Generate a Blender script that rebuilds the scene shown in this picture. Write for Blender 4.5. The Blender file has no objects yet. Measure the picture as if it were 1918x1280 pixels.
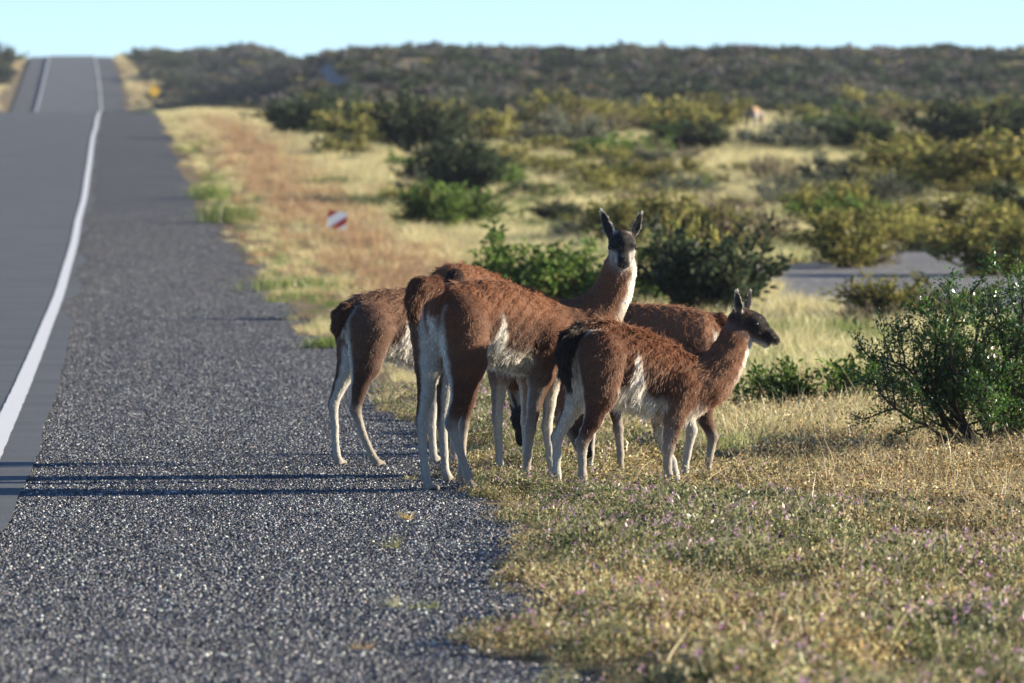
import bpy, math, random
import numpy as np

random.seed(7)
rng = np.random.default_rng(7)
R = math.radians
sc = bpy.context.scene
COL = sc.collection

# ------------------------------------------------------------------ camera
FPX, CX, CY, HZ, CAMZ = 15000.0, 959.0, 640.0, 360.0, 1.6
PITCH = math.atan((CY - HZ) / FPX)
cam_d = bpy.data.cameras.new('camera')
cam_d.sensor_width = 36.0
cam_d.lens = FPX / 1918.0 * 36.0
cam_d.clip_start, cam_d.clip_end = 0.5, 6000.0
cam_d.dof.use_dof = True
cam_d.dof.focus_distance = 42.75
cam_d.dof.aperture_fstop = cam_d.lens / 40.0
cam_d.dof.aperture_blades = 7
cam = bpy.data.objects.new('camera', cam_d)
COL.objects.link(cam)
cam.location = (0, 0, CAMZ)
cam.rotation_euler = (R(90) - PITCH, 0, 0)
sc.camera = cam

# ------------------------------------------------------------------ sky, sun, exposure
SUN_AZ, SUN_EL = 80.0, 14.0           # azimuth clockwise from +Y (the view direction)
w = bpy.data.worlds.new('World')
sc.world = w
w.use_nodes = True
nt = w.node_tree
nt.nodes.clear()
out = nt.nodes.new('ShaderNodeOutputWorld')
bg = nt.nodes.new('ShaderNodeBackground')
sky = nt.nodes.new('ShaderNodeTexSky')
sky.sky_type = 'NISHITA'
sky.sun_disc = False
sky.sun_elevation = R(SUN_EL)
sky.sun_rotation = R(SUN_AZ)
sky.air_density, sky.dust_density, sky.ozone_density = 0.5, 0.0, 3.0
bg.inputs['Strength'].default_value = 0.087
nt.links.new(sky.outputs[0], bg.inputs['Color'])
nt.links.new(bg.outputs[0], out.inputs['Surface'])
sun_d = bpy.data.lights.new('sun', 'SUN')
sun_d.energy = 5.0
sun_d.angle = R(0.5)
sun_d.color = (1.0, 0.89, 0.70)
sun = bpy.data.objects.new('sun', sun_d)
COL.objects.link(sun)
sun.rotation_euler = (R(90 - SUN_EL), 0, R(180 - SUN_AZ))
sun.location = (30, 10, 20)
sc.view_settings.view_transform = 'Standard'
sc.view_settings.look = 'None'
sc.view_settings.exposure = 1.3
sc.view_settings.gamma = 1.0
sc.cycles.use_denoising = True
sc.cycles.max_bounces = 6
sc.cycles.diffuse_bounces = 3
sc.cycles.transmission_bounces = 3
sc.cycles.volume_bounces = 0
sc.cycles.sample_clamp_indirect = 4.0

# ------------------------------------------------------------------ helpers
FWD = np.array([0, math.cos(PITCH), -math.sin(PITCH)])
UPV = np.array([0, math.sin(PITCH), math.cos(PITCH)])
def P(px, py, Y):
    d = FPX * FWD + (px - CX) * np.array([1., 0, 0]) - (py - CY) * UPV
    return np.array([0, 0, CAMZ]) + d * (Y / d[1])

def sstep(a, b, x):
    t = np.clip((x - a) / (b - a), 0, 1)
    return t * t * (3 - 2 * t)

def hashn(ix, iy):
    n = np.sin(ix * 127.1 + iy * 311.7) * 43758.5453
    return n - np.floor(n)
def vnoise(x, y):
    ix, iy = np.floor(x), np.floor(y)
    fx, fy = x - ix, y - iy
    fx, fy = fx * fx * (3 - 2 * fx), fy * fy * (3 - 2 * fy)
    a, b = hashn(ix, iy), hashn(ix + 1, iy)
    c, d = hashn(ix, iy + 1), hashn(ix + 1, iy + 1)
    return (a * (1 - fx) + b * fx) * (1 - fy) + (c * (1 - fx) + d * fx) * fy
def fnoise(x, y, o=3):
    s, a, t = 0, 1.0, 0
    for k in range(o):
        s = s + a * vnoise(x * 2 ** k + 17 * k, y * 2 ** k - 9 * k)
        t += a
        a *= .5
    return s / t

_pr = np.array([(-80, 0), (0, 0), (60, 0), (80, .02), (107, .17), (129, .45), (182, 1.15), (213, 1.95), (270, 3.2), (330, 4.4), (382, 5.3), (420, 5.7),
                (480, 5.8), (600, 5.0), (700, 5.5), (800, 8.0), (878, 10.4), (1000, 14.6), (1150, 19.5), (1280, 23.1), (1350, 24.0), (1500, 24.5), (1900, 22)])
_pl = np.array([(-80, 0), (0, 0), (60, 0), (80, .02), (107, .17), (129, .45), (182, 1.15), (213, 1.9), (270, 3.1), (330, 4.1), (382, 4.85), (420, 5.3),
                (480, 6.3), (560, 8.5), (650, 11.2), (750, 13.8), (850, 15.8), (950, 17.1), (1050, 17.9), (1200, 18.3), (1900, 16)])
def _smooth_table(t):
    ys = np.arange(-80, 1901, 2.0)
    z = np.interp(ys, t[:, 0], t[:, 1])
    k = np.hanning(17); k /= k.sum()
    zz = np.convolve(np.pad(z, 8, mode='edge'), k, mode='valid')
    return ys, zz
_ry, _rz = _smooth_table(_pr)
_ly, _lz = _smooth_table(_pl)
def road_x(Y):                       # X of the white edge line
    Y = np.asarray(Y, float)
    return -0.75 - 0.0496 * Y - 3.4e-6 * np.clip(Y - 420, 0, None) ** 2
def road_z(Y):
    return np.interp(Y, _ry, _rz)
def gz(X, Y):
    X = np.asarray(X, float); Y = np.asarray(Y, float)
    u = X - road_x(Y)
    px = X / np.maximum(Y, 40) * FPX + CX
    wgt = sstep(330, 700, px)
    z = np.interp(Y, _ry, _rz) * (1 - wgt) + np.interp(Y, _ly, _lz) * wgt
    off = sstep(3.2, 9, u) + sstep(11, 18, -u)
    z = z + off * (fnoise(X * .12, Y * .05) - .5) * (.10 + .5 * sstep(60, 300, Y) + 1.2 * sstep(450, 900, Y))
    z = z + 3.2 * np.exp(-((px - 455) / 75) ** 2 - ((Y - 1120) / 110) ** 2) * sstep(8, 25, u)
    z = z - .05 * sstep(2.9, 4.5, u) * (1 - sstep(60, 100, Y))
    z = z + .35 * sstep(4.5, 7.5, u) * np.exp(-((Y - 57) / 18.) ** 2) * .3
    return z
def ground_at(px, py, y0=25.0, y1=1250.0):
    """first point of the ground along the sight line through a pixel"""
    ys = np.geomspace(y0, y1, 1500)
    d = FPX * FWD + (px - CX) * np.array([1., 0, 0]) - (py - CY) * UPV
    xs = d[0] * ys / d[1]
    zs = CAMZ + d[2] * ys / d[1]
    hit = np.nonzero(zs <= gz(xs, ys))[0]
    if len(hit) == 0:
        return None
    i = hit[0]
    return np.array([xs[i], ys[i], float(gz(xs[i], ys[i]))])

def new_obj(name, data, parent=None, loc=None, rz=0.0):
    o = bpy.data.objects.new(name, data)
    COL.objects.link(o)
    if parent is not None:
        o.parent = parent
    if loc is not None:
        o.location = loc
    if rz:
        o.rotation_euler = (0, 0, rz)
    return o
def tag(o, label=None, category=None, group=None, kind=None):
    if label: o['label'] = label
    if category: o['category'] = category
    if group: o['group'] = group
    if kind: o['kind'] = kind
    return o
def mesh_from(name, V, F, mat=None, col=None, smooth=False):
    me = bpy.data.meshes.new(name)
    V = np.asarray(V, np.float32)
    if isinstance(F, np.ndarray):
        n, k = F.shape
        me.vertices.add(len(V)); me.vertices.foreach_set('co', V.ravel())
        me.loops.add(n * k); me.loops.foreach_set('vertex_index', F.astype(np.int32).ravel())
        me.polygons.add(n)
        me.polygons.foreach_set('loop_start', np.arange(0, n * k, k, dtype=np.int32))
        me.update(calc_edges=True)
    else:
        me.from_pydata([tuple(v) for v in V], [], F)
        me.update()
    if col is not None:
        a = me.color_attributes.new('Col', 'FLOAT_COLOR', 'POINT')
        c = np.ones((len(V), 4), np.float32); c[:, :3] = col
        a.data.foreach_set('color', c.ravel())
    if mat: me.materials.append(mat)
    if smooth: me.polygons.foreach_set('use_smooth', np.ones(len(me.polygons), bool))
    return me

# ------------------------------------------------------------------ materials
def mat_new(name):
    m = bpy.data.materials.new(name); m.use_nodes = True
    n = m.node_tree.nodes; n.clear()
    o = n.new('ShaderNodeOutputMaterial')
    return m, n, m.node_tree.links, o
def plain_mat(name, color, rough=.6, spec=.3):
    m, n, l, o = mat_new(name)
    b = n.new('ShaderNodeBsdfPrincipled')
    b.inputs['Base Color'].default_value = (*color, 1)
    b.inputs['Roughness'].default_value = rough
    b.inputs['Specular IOR Level'].default_value = spec
    nz = n.new('ShaderNodeTexNoise'); nz.inputs['Scale'].default_value = 40
    mx = n.new('ShaderNodeMixRGB'); mx.blend_type = 'MULTIPLY'; mx.inputs[0].default_value = .35
    mx.inputs[1].default_value = (*color, 1)
    l.new(nz.outputs['Fac'], mx.inputs[2]); l.new(mx.outputs[0], b.inputs['Base Color'])
    l.new(b.outputs[0], o.inputs[0])
    return m
def leaf_mat(name, transl=.35, gloss=.05, var=.35, rough=.35):
    m, n, l, o = mat_new(name)
    at = n.new('ShaderNodeAttribute'); at.attribute_name = 'Col'
    oi = n.new('ShaderNodeObjectInfo')
    mr = n.new('ShaderNodeMapRange'); mr.inputs[3].default_value = 1 - var; mr.inputs[4].default_value = 1 + var
    l.new(oi.outputs['Random'], mr.inputs[0])
    hs = n.new('ShaderNodeHueSaturation')
    l.new(at.outputs['Color'], hs.inputs['Color']); l.new(mr.outputs[0], hs.inputs['Value'])
    d = n.new('ShaderNodeBsdfDiffuse'); t = n.new('ShaderNodeBsdfTranslucent'); g = n.new('ShaderNodeBsdfGlossy')
    g.inputs['Roughness'].default_value = rough
    g.inputs['Color'].default_value = (.9, .9, .9, 1)
    for s in (d, t): l.new(hs.outputs[0], s.inputs['Color'])
    m1 = n.new('ShaderNodeMixShader'); m1.inputs[0].default_value = transl
    l.new(d.outputs[0], m1.inputs[1]); l.new(t.outputs[0], m1.inputs[2])
    m2 = n.new('ShaderNodeMixShader'); m2.inputs[0].default_value = gloss
    l.new(m1.outputs[0], m2.inputs[1]); l.new(g.outputs[0], m2.inputs[2])
    l.new(m2.outputs[0], o.inputs[0])
    return m
M_LEAF = leaf_mat('leaf', .5, .006)
M_SHINY = leaf_mat('shiny_leaf', .52, .06, .1, .28)
M_STRAW = leaf_mat('straw', .4, .02, .22)
M_BARK = plain_mat('bark', (.09, .065, .045), .9, .1)

def ground_mat():
    m, n, l, o = mat_new('steppe_soil')
    b = n.new('ShaderNodeBsdfPrincipled'); b.inputs['Roughness'].default_value = .95; b.inputs['Specular IOR Level'].default_value = .1
    g = n.new('ShaderNodeNewGeometry')
    n1 = n.new('ShaderNodeTexNoise'); n1.inputs['Scale'].default_value = .12; n1.inputs['Detail'].default_value = 6
    n2 = n.new('ShaderNodeTexNoise'); n2.inputs['Scale'].default_value = 2.2; n2.inputs['Detail'].default_value = 8
    l.new(g.outputs['Position'], n1.inputs['Vector']); l.new(g.outputs['Position'], n2.inputs['Vector'])
    r1 = n.new('ShaderNodeValToRGB')
    e = r1.color_ramp.elements
    e[0].position, e[0].color = .3, (.20, .14, .085, 1)
    e[1].position, e[1].color = .7, (.34, .27, .15, 1)
    l.new(n1.outputs['Fac'], r1.inputs[0])
    r2 = n.new('ShaderNodeValToRGB')
    e = r2.color_ramp.elements
    e[0].position, e[0].color = .35, (.55, .55, .55, 1)
    e[1].position, e[1].color = .65, (1.1, 1.1, 1.1, 1)
    l.new(n2.outputs['Fac'], r2.inputs[0])
    mx = n.new('ShaderNodeMixRGB'); mx.blend_type = 'MULTIPLY'; mx.inputs[0].default_value = 1
    l.new(r1.outputs[0], mx.inputs[1]); l.new(r2.outputs[0], mx.inputs[2])
    l.new(mx.outputs[0], b.inputs['Base Color'])
    bp = n.new('ShaderNodeBump'); bp.inputs['Strength'].default_value = .6; bp.inputs['Distance'].default_value = .05
    l.new(n2.outputs['Fac'], bp.inputs['Height']); l.new(bp.outputs[0], b.inputs['Normal'])
    l.new(b.outputs[0], o.inputs[0])
    return m
def stone_surface_mat(name, base, lo, hi, scale, bump, rough=.8, spec=.3, patch=.35, dist=.006):
    """chip-seal / asphalt: coloured stone cells in dark binder"""
    m, n, l, o = mat_new(name)
    b = n.new('ShaderNodeBsdfPrincipled'); b.inputs['Roughness'].default_value = rough; b.inputs['Specular IOR Level'].default_value = spec
    g = n.new('ShaderNodeNewGeometry')
    v = n.new('ShaderNodeTexVoronoi'); v.inputs['Scale'].default_value = scale
    l.new(g.outputs['Position'], v.inputs['Vector'])
    sp = n.new('ShaderNodeSeparateColor'); l.new(v.outputs['Color'], sp.inputs[0])
    r = n.new('ShaderNodeValToRGB'); e = r.color_ramp.elements
    e[0].position, e[0].color = .15, (*lo, 1)
    e[1].position, e[1].color = .95, (*hi, 1)
    k = r.color_ramp.elements.new(.7); k.color = (*base, 1)
    l.new(sp.outputs[0], r.inputs[0])
    nz = n.new('ShaderNodeTexNoise'); nz.inputs['Scale'].default_value = .7; nz.inputs['Detail'].default_value = 7; nz.inputs['Roughness'].default_value = .65
    l.new(g.outputs['Position'], nz.inputs['Vector'])
    mr = n.new('ShaderNodeMapRange'); mr.inputs[1].default_value = .25; mr.inputs[2].default_value = .75
    mr.inputs[3].default_value = 1 - patch; mr.inputs[4].default_value = 1 + patch
    l.new(nz.outputs['Fac'], mr.inputs[0])
    mx = n.new('ShaderNodeMixRGB'); mx.blend_type = 'MULTIPLY'; mx.inputs[0].default_value = 1
    l.new(r.outputs[0], mx.inputs[1]); l.new(mr.outputs[0], mx.inputs[2])
    l.new(mx.outputs[0], b.inputs['Base Color'])
    bp = n.new('ShaderNodeBump'); bp.inputs['Strength'].default_value = bump; bp.inputs['Distance'].default_value = dist
    iv = n.new('ShaderNodeMath'); iv.operation = 'SUBTRACT'; iv.inputs[0].default_value = 1
    l.new(v.outputs['Distance'], iv.inputs[1]); l.new(iv.outputs[0], bp.inputs['Height']); l.new(bp.outputs[0], b.inputs['Normal'])
    l.new(b.outputs[0], o.inputs[0])
    return m
def paint_mat():
    m, n, l, o = mat_new('road_paint')
    b = n.new('ShaderNodeBsdfPrincipled'); b.inputs['Roughness'].default_value = .6; b.inputs['Specular IOR Level'].default_value = .3
    g = n.new('ShaderNodeNewGeometry')
    nz = n.new('ShaderNodeTexNoise'); nz.inputs['Scale'].default_value = 9; nz.inputs['Detail'].default_value = 8; nz.inputs['Roughness'].default_value = .7
    l.new(g.outputs['Position'], nz.inputs['Vector'])
    r = n.new('ShaderNodeValToRGB'); e = r.color_ramp.elements
    e[0].position, e[0].color = .28, (.5, .5, .5, 1)
    e[1].position, e[1].color = .42, (.8, .8, .8, 1)
    l.new(nz.outputs['Fac'], r.inputs[0]); l.new(r.outputs[0], b.inputs['Base Color'])
    l.new(b.outputs[0], o.inputs[0])
    return m
M_GROUND = ground_mat()
M_ASPHALT = stone_surface_mat('asphalt', (.128, .132, .135), (.085, .088, .092), (.18, .185, .188), 160, .25, .75, .3, .26, .003)
M_CHIP = stone_surface_mat('chip_seal', (.085, .085, .09), (.03, .03, .033), (.26, .26, .25), 75, .8, .8, .35, .25)
M_PAINT = paint_mat()
M_TRACK = stone_surface_mat('gravel_track', (.22, .215, .215), (.13, .13, .13), (.36, .35, .33), 14, .5, .9, .2, .3, .02)

# ------------------------------------------------------------------ terrain, road
rows = np.concatenate([np.arange(-60, 24, 6.0), np.arange(24, 70, 1.0), np.arange(70, 300, 3.0), np.arange(300, 700, 6.0), np.arange(700, 1700, 10.0)])
def strip(name, u0, u1, dz, mat, y0, y1, jag0=None, jag1=None, ncol=2, step=None, label=None, cat=None):
    """a sheet along the road between lateral offsets u0..u1"""
    ys = rows[(rows >= y0) & (rows <= y1)]
    if step:
        ys = np.unique(np.concatenate([ys, np.arange(y0, min(y1, 130), step)]))
    a = u0 + (jag0(ys) if jag0 else 0 * ys); b = u1 + (jag1(ys) if jag1 else 0 * ys)
    t = np.linspace(0, 1, ncol)[None, :]
    U = a[:, None] * (1 - t) + b[:, None] * t
    X = road_x(ys)[:, None] + U
    Yg = np.repeat(ys[:, None], ncol, 1)
    # follow the chords between the terrain rows so that the sheets stay parallel to the ground
    zr = np.interp(ys, rows, road_z(rows))
    Z = np.repeat((zr + dz * (1 + ys.clip(0) / 40))[:, None], ncol, 1)
    V = np.stack([X, Yg, Z], -1).reshape(-1, 3)
    i = np.arange(len(ys) - 1)[:, None] * ncol + np.arange(ncol - 1)[None, :]
    i = i.ravel()
    F = np.stack([i, i + 1, i + ncol + 1, i + ncol], 1)
    o = new_obj(name, mesh_from(name, V, F, mat))
    tag(o, kind='structure')
    return o
tcol = np.linspace(-1, 1, 181)
tcol = np.sign(tcol) * (.45 * np.abs(tcol) + .55 * np.abs(tcol) ** 2.2)
GX = tcol[None, :] * (40 + .28 * np.abs(rows)[:, None])
GY = np.repeat(rows[:, None], len(tcol), 1)
GZ = gz(GX, GY)
U = GX - road_x(GY)
GZ = np.where((U > -9.4) & (U < 1.7), GZ - .05 - .00004 * GY.clip(0), GZ)
nC = len(tcol)
i = (np.arange(len(rows) - 1)[:, None] * nC + np.arange(nC - 1)[None, :]).ravel()
ground = new_obj('ground', mesh_from('ground', np.stack([GX, GY, GZ], -1).reshape(-1, 3), np.stack([i, i + 1, i + nC + 1, i + nC], 1), M_GROUND, smooth=True))
tag(ground, 'dry sandy steppe ground rolling up to the far hills', 'ground', kind='structure')

def jag_edge(ys):
    n = fnoise(ys * .16, ys * 0 + 3.1, 2) - .5
    n2 = fnoise(ys * 1.1, ys * 0 + 8.7, 3) - .5
    return n * .55 + n2 * .16 - .14 * sstep(46, 38, ys) - .36 * np.exp(-((ys - 27.6) / 2.4) ** 2)
def jag_asph(ys):
    n = fnoise(ys * .10, ys * 0 + 1.7, 2)
    n2 = fnoise(ys * 1.3, ys * 0 + 4.4, 3)
    return .02 + .17 * sstep(.30, .72, n) + (n2 - .5) * .045
o = strip('road_shoulder', -9.9, 2.62, .004, M_CHIP, -60, 1690, jag1=jag_edge, ncol=6, step=.12)
tag(o, 'coarse dark chip-seal shoulder with ragged edge against the weeds', 'road shoulder')
o = strip('road', -7.35, 0.10, .009, M_ASPHALT, -60, 1690, jag1=jag_asph, ncol=6, step=.12)
tag(o, 'smooth grey asphalt road running over the crest to the hill', 'road')
for u in (-7.17, -.065):
    jl = (lambda ys: (fnoise(ys * 3.1, ys * 0 + 2.2, 2) - .5) * .012 + .05 * (fnoise(ys * .035, ys * 0 + 6, 1) - .5))
    o = strip('edge_line', u, u + .135, .0107, M_PAINT, -60, 1690, jag0=jl, jag1=jl, step=.2)
    tag(o, 'white painted edge line ' + ('beside the weedy chip-seal shoulder' if u > -1 else 'on the far side of the lanes'), 'road marking')

# gravel track climbing the far hill, following pixels of its course over the ground
def draped(name, pts, width, mat, dz=.12):
    C = []
    for k in range(len(pts) - 1):
        for t in np.linspace(0, 1, 14, endpoint=False):
            C.append(np.array(pts[k][:2]) * (1 - t) + np.array(pts[k + 1][:2]) * t)
    C.append(np.array(pts[-1][:2])); C = np.array(C)
    for _ in range(10):
        C[1:-1] = (C[:-2] + C[2:] + 2 * C[1:-1]) / 4
    T = np.gradient(C, axis=0); T /= np.linalg.norm(T, axis=1)[:, None]
    N = np.stack([T[:, 1], -T[:, 0]], 1)
    V = []
    for s in np.linspace(-.5, .5, 5):
        q = C + N * width * s
        V.append(np.stack([q[:, 0], q[:, 1], gz(q[:, 0], q[:, 1]) + dz], 1))
    V = np.stack(V, 1).reshape(-1, 3)
    i = (np.arange(len(C) - 1)[:, None] * 5 + np.arange(4)[None, :]).ravel()
    return new_obj(name, mesh_from(name, V, np.stack([i, i + 1, i + 6, i + 5], 1), mat))

tp = [ground_at(*p) for p in ((745, 200), (705, 186), (655, 170), (625, 150), (605, 128), (592, 112))]
tp = [p for p in tp if p is not None]
TRACK_C = [p[:2] for p in tp]
o = draped('dirt_track', tp, 1.0, M_TRACK)
tag(o, 'grey gravel track curving up the bushy hill', 'track', kind='structure')
# bare gravel clearing behind the herd
CLY0, CLY1 = 89.0, 136.0
def clear_left(Y):
    return (1400 - CX) / FPX * Y + (fnoise(Y * .21, Y * 0 + 2.0, 2) - .5) * 1.6 + 1.6 * ((Y - 113) / 24.) ** 2
cy = np.linspace(CLY0, CLY1, 34)
Vc = []
for y_ in cy:
    for x_ in np.linspace(clear_left(y_), .09 * y_, 9):
        Vc.append((x_, y_, float(gz(x_, y_)) + .03))
ii = (np.arange(33)[:, None] * 9 + np.arange(8)[None, :]).ravel()
o = new_obj('gravel_clearing', mesh_from('gravel_clearing', np.array(Vc), np.stack([ii, ii + 1, ii + 10, ii + 9], 1), M_TRACK))
tag(o, 'bare grey gravel clearing among the dry grass', 'clearing', kind='structure')


# ------------------------------------------------------------------ leaf-card builders
def unit(v):
    return v / np.maximum(np.linalg.norm(v, axis=-1, keepdims=True), 1e-9)
def leaves(c, d, L, W, col, tip=None):
    """rhombic leaves: base c, direction d, length L, width W, colour per leaf"""
    n = len(c)
    s = unit(np.cross(d, unit(rng.normal(size=(n, 3)))))
    L = np.broadcast_to(L, (n,))[:, None]; W = np.broadcast_to(W, (n,))[:, None]
    V = np.stack([c, c + d * L * .45 + s * W * .5, c + d * L, c + d * L * .45 - s * W * .5], 1).reshape(-1, 3)
    F = np.arange(4 * n).reshape(n, 4)
    return V, F, np.repeat(col, 4, 0)
def blades(root, d, L, W, col, bend=.35):
    """grass blades: two tapering quads' worth of geometry bending outwards"""
    n = len(root)
    L = np.broadcast_to(L, (n,))[:, None]; W = np.broadcast_to(W, (n,))[:, None]
    s = unit(np.cross(d, np.array([0, 0, 1.]) + rng.normal(size=(n, 3)) * .4))
    outw = unit(np.stack([d[:, 0], d[:, 1], -np.abs(d[:, 2]) * .4], 1))
    mid = root + d * L * .55
    tip = root + d * L + outw * L * bend * rng.uniform(.2, 1, (n, 1))
    V = np.stack([root - s * W * .5, root + s * W * .5, mid + s * W * .38, mid - s * W * .38, tip + s * W * .06, tip - s * W * .06], 1).reshape(-1, 3)
    b = np.arange(n)[:, None] * 6
    F = np.concatenate([b + np.array([[0, 1, 2, 3]]), b + np.array([[3, 2, 4, 5]])], 0)
    return V, F, np.repeat(col, 6, 0)
def tubes(segs, k=5):
    """segs: list of (polyline Nx3, radii N)"""
    VV, FF, off = [], [], 0
    for pl, rad in segs:
        pl = np.asarray(pl); n = len(pl)
        T = unit(np.gradient(pl, axis=0))
        a = unit(np.cross(T, np.array([.31, .87, .4])))
        b = np.cross(T, a)
        th = np.arange(k) * 2 * math.pi / k
        ring = pl[:, None, :] + np.asarray(rad)[:, None, None] * (np.cos(th)[None, :, None] * a[:, None, :] + np.sin(th)[None, :, None] * b[:, None, :])
        VV.append(ring.reshape(-1, 3))
        q = np.arange(n - 1)[:, None] * k + np.arange(k)[None, :]
        q2 = np.arange(n - 1)[:, None] * k + (np.arange(k)[None, :] + 1) % k
        FF.append(np.stack([q, q2, q2 + k, q + k], -1).reshape(-1, 4) + off)
        off += n * k
    return np.concatenate(VV), np.concatenate(FF)
def joinVF(parts):
    off, Vs, Fs, Cs = 0, [], [], []
    for V, F, C in parts:
        Vs.append(V); Fs.append(F + off); Cs.append(C); off += len(V)
    return np.concatenate(Vs), np.concatenate(Fs), np.concatenate(Cs)
def pick(cols, wts, n, jit=.18):
    cols = np.array(cols); w_ = np.array(wts, float); w_ /= w_.sum()
    c = cols[rng.choice(len(cols), n, p=w_)]
    return np.clip(c * (1 + rng.normal(size=(n, 1)) * jit) * (1 + rng.normal(size=(n, 3)) * .05), .005, .95)

# ------------------------------------------------------------------ shrubs
OLIVE = [(.235, .23, .065), (.30, .275, .085), (.15, .155, .045), (.34, .285, .11)]
GREEN = [(.10, .165, .035), (.145, .225, .05), (.065, .115, .025), (.20, .255, .08)]
DARK = [(.045, .065, .035), (.065, .085, .045), (.03, .045, .025), (.09, .10, .06)]
GREYG = [(.13, .15, .10), (.17, .185, .14), (.085, .10, .07), (.20, .19, .14)]
TWIG = [(.24, .19, .13), (.30, .25, .16), (.16, .13, .09), (.22, .21, .10)]
def shrub(pal, n_stem=16, n_leaf=2600, w_=1.0, h=1.0, leaf=(.05, .022), up=.35, seed=0, stems=True, low=.05):
    """a loose steppe shrub: fanning stems, side twigs, leaves along the twigs. unit ~ w_ wide, h high"""
    global rng
    keep = rng; rng = np.random.default_rng(seed + 100)
    segs, tips = [], []
    for k in range(n_stem):
        az = rng.uniform(0, 2 * math.pi); lean = rng.uniform(.15, 1.15) ** .8
        d = np.array([math.cos(az) * math.sin(lean) * w_, math.sin(az) * math.sin(lean) * w_, math.cos(lean) * h * 1.05])
        Ls = rng.uniform(.62, 1.0)
        t = np.linspace(0, 1, 7)[:, None]
        wob = rng.normal(size=(7, 3)) * .035 * t
        pl = np.array([[0, 0, -.03]]) + np.array([[math.cos(az) * .06, math.sin(az) * .06, 0]]) + d * Ls * t * .62 + np.array([[0, 0, up * .25]]) * t * t * Ls + wob
        segs.append((pl, np.linspace(.018, .006, 7)))
        for j in range(7):
            q = rng.uniform(.3, 1); i0 = min(int(q * 6), 5); f = q * 6 - i0
            b0 = pl[i0] * (1 - f) + pl[i0 + 1] * f
            dd = unit(d[None] * .8 + rng.normal(size=(1, 3)) * .55 + np.array([[0, 0, up]]))[0]
            l2 = rng.uniform(.14, .34) * (.6 + .4 * h)
            t2 = np.linspace(0, 1, 4)[:, None]
            p2 = b0 + dd * l2 * t2 + rng.normal(size=(4, 3)) * .015 * t2
            segs.append((p2, np.linspace(.007, .003, 4)))
            tips.append((b0, dd, l2))
    nt_ = len(tips)
    idx = rng.integers(0, nt_, n_leaf)
    wt = rng.uniform(.35, 1.15, nt_)
    t = rng.uniform(0, 1.1, n_leaf)
    b0 = np.array([q[0] for q in tips])[idx]; dd = np.array([q[1] for q in tips])[idx]; l2 = np.array([q[2] for q in tips])[idx]
    c = b0 + dd * (l2 * t)[:, None] + rng.normal(size=(n_leaf, 3)) * .028
    c[:, 2] = np.maximum(c[:, 2], low * rng.uniform(.2, 1, n_leaf))
    d = unit(dd * .7 + rng.normal(size=(n_leaf, 3)) * .7 + np.array([0, 0, .25]))
    clump = rng.uniform(.65, 1.3, nt_)[idx][:, None]
    col = pick(pal, [3, 3, 2, 1], n_leaf) * clump
    L = leaf[0] * rng.uniform(.6, 1.3, n_leaf)
    V, F, C = leaves(c, d, L, leaf[1] * rng.uniform(.7, 1.3, n_leaf), col)
    sV, sF = tubes(segs, 4)
    rng = keep
    return (V, F, C), (sV, sF, np.tile(np.array([[.08, .06, .045]]), (len(sV), 1)))
def shrub_mesh(name, pal, mat=None, **k):
    a, b = shrub(pal, **k)
    V, F, C = joinVF([a, b])
    return mesh_from(name, V, F, mat or M_LEAF, C)

# ------------------------------------------------------------------ geometry-node scatter for uncountable stuff
def scatter(name, protos, pos, rot, scale, idx, label, cat, base_loc=(0, 0, 0)):
    """one 'stuff' object: its points carry small plant or pebble clumps"""
    coll = bpy.data.collections.new(name + '_clumps')
    for k, me in enumerate(protos):
        ob = bpy.data.objects.new('%s_clump_%02d' % (name, k), me)
        coll.objects.link(ob)
    me = bpy.data.meshes.new(name)
    n = len(pos)
    me.vertices.add(n); me.vertices.foreach_set('co', np.asarray(pos, np.float32).ravel())
    a = me.attributes.new('rot', 'FLOAT_VECTOR', 'POINT'); a.data.foreach_set('vector', np.asarray(rot, np.float32).ravel())
    a = me.attributes.new('scl', 'FLOAT_VECTOR', 'POINT'); a.data.foreach_set('vector', np.asarray(scale, np.float32).ravel())
    a = me.attributes.new('idx', 'INT', 'POINT'); a.data.foreach_set('value', np.asarray(idx, np.int32))
    o = new_obj(name, me)
    ng = bpy.data.node_groups.new(name, 'GeometryNodeTree')
    ng.interface.new_socket('Geometry', in_out='INPUT', socket_type='NodeSocketGeometry')
    ng.interface.new_socket('Geometry', in_out='OUTPUT', socket_type='NodeSocketGeometry')
    N, L = ng.nodes, ng.links
    gi, go = N.new('NodeGroupInput'), N.new('NodeGroupOutput')
    ci = N.new('GeometryNodeCollectionInfo'); ci.inputs['Collection'].default_value = coll
    ci.inputs['Separate Children'].default_value = True; ci.inputs['Reset Children'].default_value = True
    ip = N.new('GeometryNodeInstanceOnPoints'); ip.inputs['Pick Instance'].default_value = True
    def att(nm, ty):
        q = N.new('GeometryNodeInputNamedAttribute'); q.data_type = ty; q.inputs['Name'].default_value = nm
        return q.outputs['Attribute']
    L.new(gi.outputs[0], ip.inputs['Points']); L.new(ci.outputs[0], ip.inputs['Instance'])
    L.new(att('idx', 'INT'), ip.inputs['Instance Index'])
    L.new(att('rot', 'FLOAT_VECTOR'), ip.inputs['Rotation'])
    L.new(att('scl', 'FLOAT_VECTOR'), ip.inputs['Scale'])
    L.new(ip.outputs[0], go.inputs[0])
    md = o.modifiers.new('scatter', 'NODES'); md.node_group = ng
    return tag(o, label, cat, kind='stuff')
def rots(n, tilt=.12):
    r = rng.normal(size=(n, 3)) * tilt; r[:, 2] = rng.uniform(0, 2 * math.pi, n)
    return r
def scl(n, a, b):
    s = rng.uniform(a, b, n)
    return np.stack([s * rng.uniform(.85, 1.15, n), s * rng.uniform(.85, 1.15, n), s * rng.uniform(.8, 1.2, n)], 1)

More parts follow.
